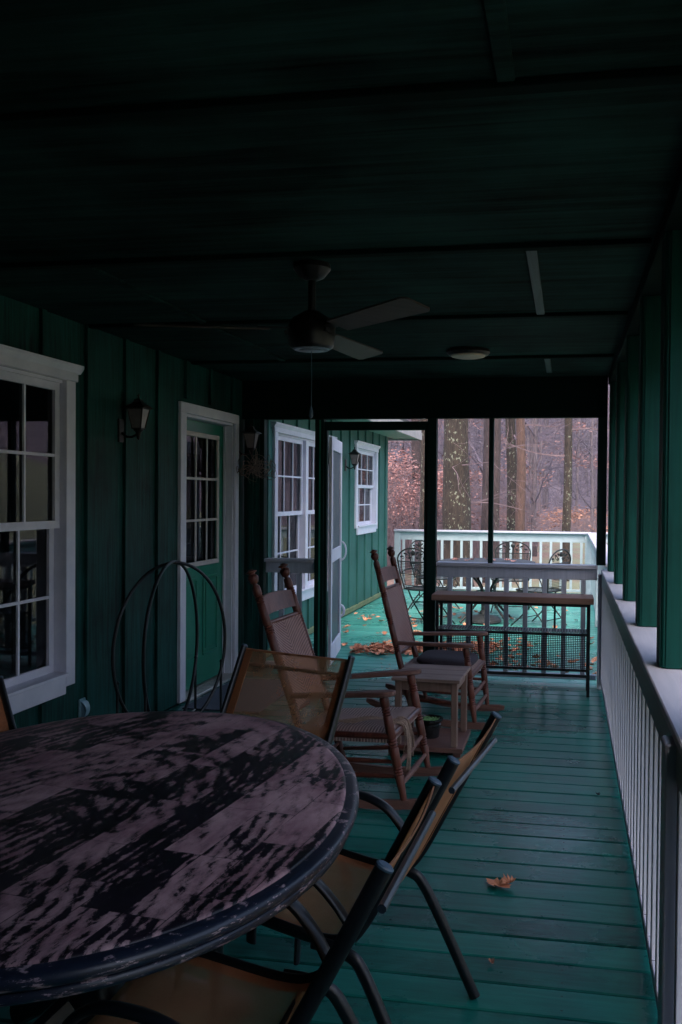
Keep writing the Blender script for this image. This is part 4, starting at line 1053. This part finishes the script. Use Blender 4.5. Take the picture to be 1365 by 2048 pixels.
# ------------------------------------------------------------------ trees
def branch(b, p, d, L_, r, depth, rg, nseg=5, sides=5, droop=0.0, kid=3, minr=.004):
    pts = [Vector(p)]; rs = [r]; cur = Vector(d).normalized(); P0 = Vector(p)
    for i in range(nseg):
        cur = (cur + Vector((rg.gauss(0, .16), rg.gauss(0, .16), rg.gauss(0, .12)-droop))).normalized(); P0 = P0+cur*L_/nseg; pts.append(P0.copy()); rs.append(max(minr, r*(1-.75*(i+1)/nseg)))
    b.tube(pts, rs, sides)
    if depth > 0:
        for k in range(kid):
            i = rg.randint(max(1, nseg//3), nseg); q = pts[i]; t_ = (pts[i]-pts[i-1]).normalized(); o = t_.orthogonal(); o.rotate(Matrix.Rotation(rg.uniform(0, 2*PI), 3, t_))
            nd = (t_*rg.uniform(.5, 1)+o*rg.uniform(.5, 1.0)); branch(b, q, nd, L_*rg.uniform(.42, .68), rs[i]*.62, depth-1, rg, max(3, nseg-1), 4 if depth < 2 else sides, droop, kid, minr)
def trunk_mb(H_, r0, r1, rg, lean=.02, sides=16, flare=1.5, seg=26, rough=.05):
    fr = []; ox = oy = 0; lx, ly = rg.uniform(-lean, lean), rg.uniform(-lean, lean)
    path = []
    for i in range(seg+1):
        s = (i/seg)**1.15; z = H_*s; r = r0+(r1-r0)*s; r *= 1+(flare-1)*math.exp(-z/.35)
        ox = lx*z+.12*noise.noise(Vector((z*.25, r0*31, 0))); oy = ly*z+.12*noise.noise(Vector((z*.25, r0*57, 5)))
        path.append(Vector((ox, oy, z)))
        fr.append([Vector((ox, oy, z))+Vector((math.cos(2*PI*k/sides), math.sin(2*PI*k/sides), 0))*r*(1+rough*noise.noise(Vector((math.cos(2*PI*k/sides)*2.4, math.sin(2*PI*k/sides)*2.4, z*1.1+r0*77)))) for k in range(sides)])
    b = MB(); b.ring(fr); return b, path
def big_tree(loc, rbase, H_, label, bark, seed, lowbr=0, leaves=0, sides=24):
    rg = random.Random(seed); t = thing('tree', label, 'tree', loc, 0, 'big trunks beyond the deck railing')
    b, path = trunk_mb(H_, rbase, rbase*.35, rg, .012, sides, 1.35, 40, .12); b.build('trunk', bark, t, smooth=True, ang=180)
    cr = MB()
    for k in range(14):
        i = rg.randint(20, len(path)-1); a = rg.uniform(0, 2*PI); branch(cr, path[i], (math.cos(a), math.sin(a), rg.uniform(.3, 1)), rg.uniform(2.5, 5), rbase*.28, 2, rg, 5, 5)
    for k in range(lowbr):
        z = rg.uniform(1.6, 6.0); i = min(range(len(path)), key=lambda q: abs(path[q].z-z)); a = rg.uniform(0, 2*PI)
        branch(cr, path[i], (math.cos(a), math.sin(a)*.5, rg.uniform(-.05, .35)), rg.uniform(1.2, 2.8), .03, 2, rg, 6, 4, .02)
    cr.build('crown', M['twigs'], t)
    return t
big_tree((-2.44, 20, GZ), .325, 17, 'thickest trunk with pale lichen patches, left of the partition mullion', M['bark'], 1, 0)
big_tree((-1.93, 22, GZ), .235, 17, 'mauve brown trunk close to the right of the thickest lichened trunk', M['bark2'], 2, 1)
big_tree((-1.55, 25, GZ), .165, 16, 'speckled trunk just right of the mullion, left one of the close pair', M['bark'], 3, 1)
big_tree((-1.22, 24, GZ), .135, 16, 'smooth reddish brown trunk, right one of the close pair', bark_mat('smooth reddish bark', (.07, .04, .032), (.16, .09, .072), (.2, .14, .1), .9), 4, 2)
big_tree((-.05, 23, GZ), .115, 14, 'slim lichened trunk standing alone at the right of the far opening', M['bark'], 5, 2)
big_tree((-3.36, 21, GZ), .17, 15, 'spotted trunk seen between the thickest trunk and the house corner', M['bark'], 6, 3)
big_tree((-4.55, 27, GZ), .17, 15, 'brown trunk nearest the house corner under the eave', M['bark2'], 7, 4)

def forest_proto(seed, H_, r):
    rg = random.Random(seed); t = thing('forest_tree', 'bare slender tree in the hazy mauve woods beyond the lawn', 'tree', (0, 0, 0), 0, 'bare trees in the woods')
    b, path = trunk_mb(H_, r, r*.3, rg, .035, 8, 1.25, 12, .1); b.build('trunk', M['bark3'], t, smooth=True, ang=180)
    cr = MB()
    for k in range(20):
        i = rg.randint(2, len(path)-1); a = rg.uniform(0, 2*PI); branch(cr, path[i], (math.cos(a), math.sin(a), rg.uniform(.1, .9)), rg.uniform(1.6, 4.2), r*.35, 2, rg, 4, 3, 0, 3, .009)
    cr.build('crown', M['twigfar'], t); return t
protos = [forest_proto(50+k, rr[0], rr[1]) for k, rr in enumerate(((15, .13), (13, .09), (16, .17), (11, .07), (14, .11)))]
rg = random.Random(77); used = set(); spots = []
while len(spots) < 120:
    y = rg.uniform(30, 100); 
    if rg.random() < .65: x = rg.uniform(-.20*y-3, .04*y+2)
    else: x = rg.uniform(-35, 35)
    if x > -1 and y < 58 and rg.random() < .8: continue
    spots.append((x, y))
for k in range(40):                                     # woods to the right of the lawn, mirrored in the windows
    spots.append((rg.uniform(16, 46), rg.uniform(-12, 34)))
for i, (x, y) in enumerate(spots):
    o = protos[i % 5]; lab = 'bare slender tree in the hazy mauve woods beyond the lawn'; rz = rg.uniform(0, 6.28); s = rg.uniform(.8, 1.25)
    if i >= 5: o = dup(o, (x, y, gh(x, y)-.1), rz, lab, scale=s)
    else: o.location = (x, y, gh(x, y)-.1); o.rotation_euler.z = rz
# dense far wood: reads as one mass
b = MB(); rg = random.Random(5)
for k in range(1500):
    y = rg.uniform(70, 165); x = rg.uniform(-.30*y-8, .12*y+10) if rg.random() < .8 else rg.uniform(-70, 60); z = gh(x, y); r = rg.uniform(.04, .15); H_ = rg.uniform(7, 15); lx = rg.gauss(0, .5)
    b.tube([(x, y, z-.2), (x+lx*.4, y, z+H_*.5), (x+lx, y, z+H_)], [r, r*.7, r*.2], 3)
for k in range(9000):
    y = rg.uniform(55, 160); x = rg.uniform(-.30*y-8, .12*y+8); z = gh(x, y)+rg.uniform(.5, 13); a = rg.uniform(0, 2*PI); l = rg.uniform(.8, 2.6); 
    p = Vector((x, y, z)); q = p+Vector((math.cos(a)*l, 0, abs(math.sin(a))*l*.8)); m_ = p.lerp(q, .5)+Vector((0, 0, .15))
    b.tube([p, m_, q], [.022, .016, .008], 3)
tag(b.build('distant_wood', M['twigfar']), 'dense bare mauve woods filling the far hillside', 'woods', kind='stuff')
# understorey
def brush(n, xr, yr, zr, m, size, name, label, seed, twn, cat='undergrowth', clump=None):
    rg = random.Random(seed); b = MB()
    for k in range(twn):
        x, y = rg.uniform(*xr), rg.uniform(*yr); z = gh(x, y); hh = rg.uniform(zr[0]+.4, zr[1]); dx, dy = rg.gauss(0, .35), rg.gauss(0, .25)
        p = [Vector((x, y, z)), Vector((x+dx*.4, y+dy*.4, z+hh*.55)), Vector((x+dx*1.2, y+dy, z+hh))]
        b.tube(p, [.009, .007, .003], 3)
        for j_ in range(4):
            q = p[1].lerp(p[2], rg.random()); b.tube([q, q+Vector((rg.gauss(0, .35), rg.gauss(0, .2), rg.uniform(-.1, .4)))], [.005, .002], 3)
    tw = b.build(name, M['twigs'])
    tag(tw, label, cat, kind='stuff')
    b = MB()
    cl = clump or [(rg.uniform(*xr), rg.uniform(*yr), rg.uniform(*zr), rg.uniform(.5, 1.1)) for _ in range(max(8, n//160))]
    for k in range(n):
        c = rg.choice(cl); x = c[0]+rg.gauss(0, .5)*c[3]*1.3; y = c[1]+rg.gauss(0, .5)*c[3]; z = gh(x, y)+max(.02, c[2]+rg.gauss(0, .28)*c[3]); s = size*rg.uniform(.6, 1.3)
        a = rg.uniform(0, 6.28); u = Vector((math.cos(a), math.sin(a), rg.uniform(-.5, .5)))*s; v = Vector((rg.uniform(-1, 1), rg.uniform(-1, 1), rg.uniform(-1, 1))).normalized()*s*.55
        p = Vector((x, y, z)); b.add([p-u, p+v, p+u, p-v], [(0, 1, 2, 3)])
    b.build('leaves', m, tw)
    return tw
brush(9000, (-9, -1.2), (26, 42), (.1, 3.2), M['leafpink'], .055, 'undergrowth', 'tangle of thin twigs and pinkish leaves behind the big trunks', 11, 1500)
brush(6500, (-6.5, -3.6), (24, 29), (.3, 3.4), leaf_mat('bright pink beech leaf', (.34, .14, .12), (.62, .33, .30)), .05, 'undergrowth', 'pink leaved beech thicket by the house corner', 12, 500, clump=[(-5.6+.5*(k % 5)*.9, 26+.3*k % 2, 1.5+.32*(k % 6), .8) for k in range(14)])
brush(5000, (-4, 6), (44, 60), (.05, 1.3), M['leaforange'], .07, 'undergrowth', 'low copper brown scrub along the edge of the lawn', 13, 900)
brush(9000, (-14, 10), (45, 80), (2, 8), M['leafpink'], .09, 'undergrowth', 'scattered reddish leaves held on branches deep in the woods', 14, 60)

# ------------------------------------------------------------------ haze
hm = bpy.data.materials.new('haze'); hm.use_nodes = True; hn = hm.node_tree
hn.nodes.remove(hn.nodes['Principled BSDF']); pv = N(hn, 'ShaderNodeVolumePrincipled'); pv.inputs['Density'].default_value = .0011
pv.inputs['Color'].default_value = (.86, .84, .93, 1); L(hn, pv.outputs[0], hn.nodes['Material Output'].inputs['Volume'])
hz = MB().box(-505, 505, -405, 705, -2.5, 60).build('haze', hm); hz['kind'] = 'stuff'; hz['label'] = 'thin mauve haze hanging in the air of the woods'; hz['category'] = 'haze'
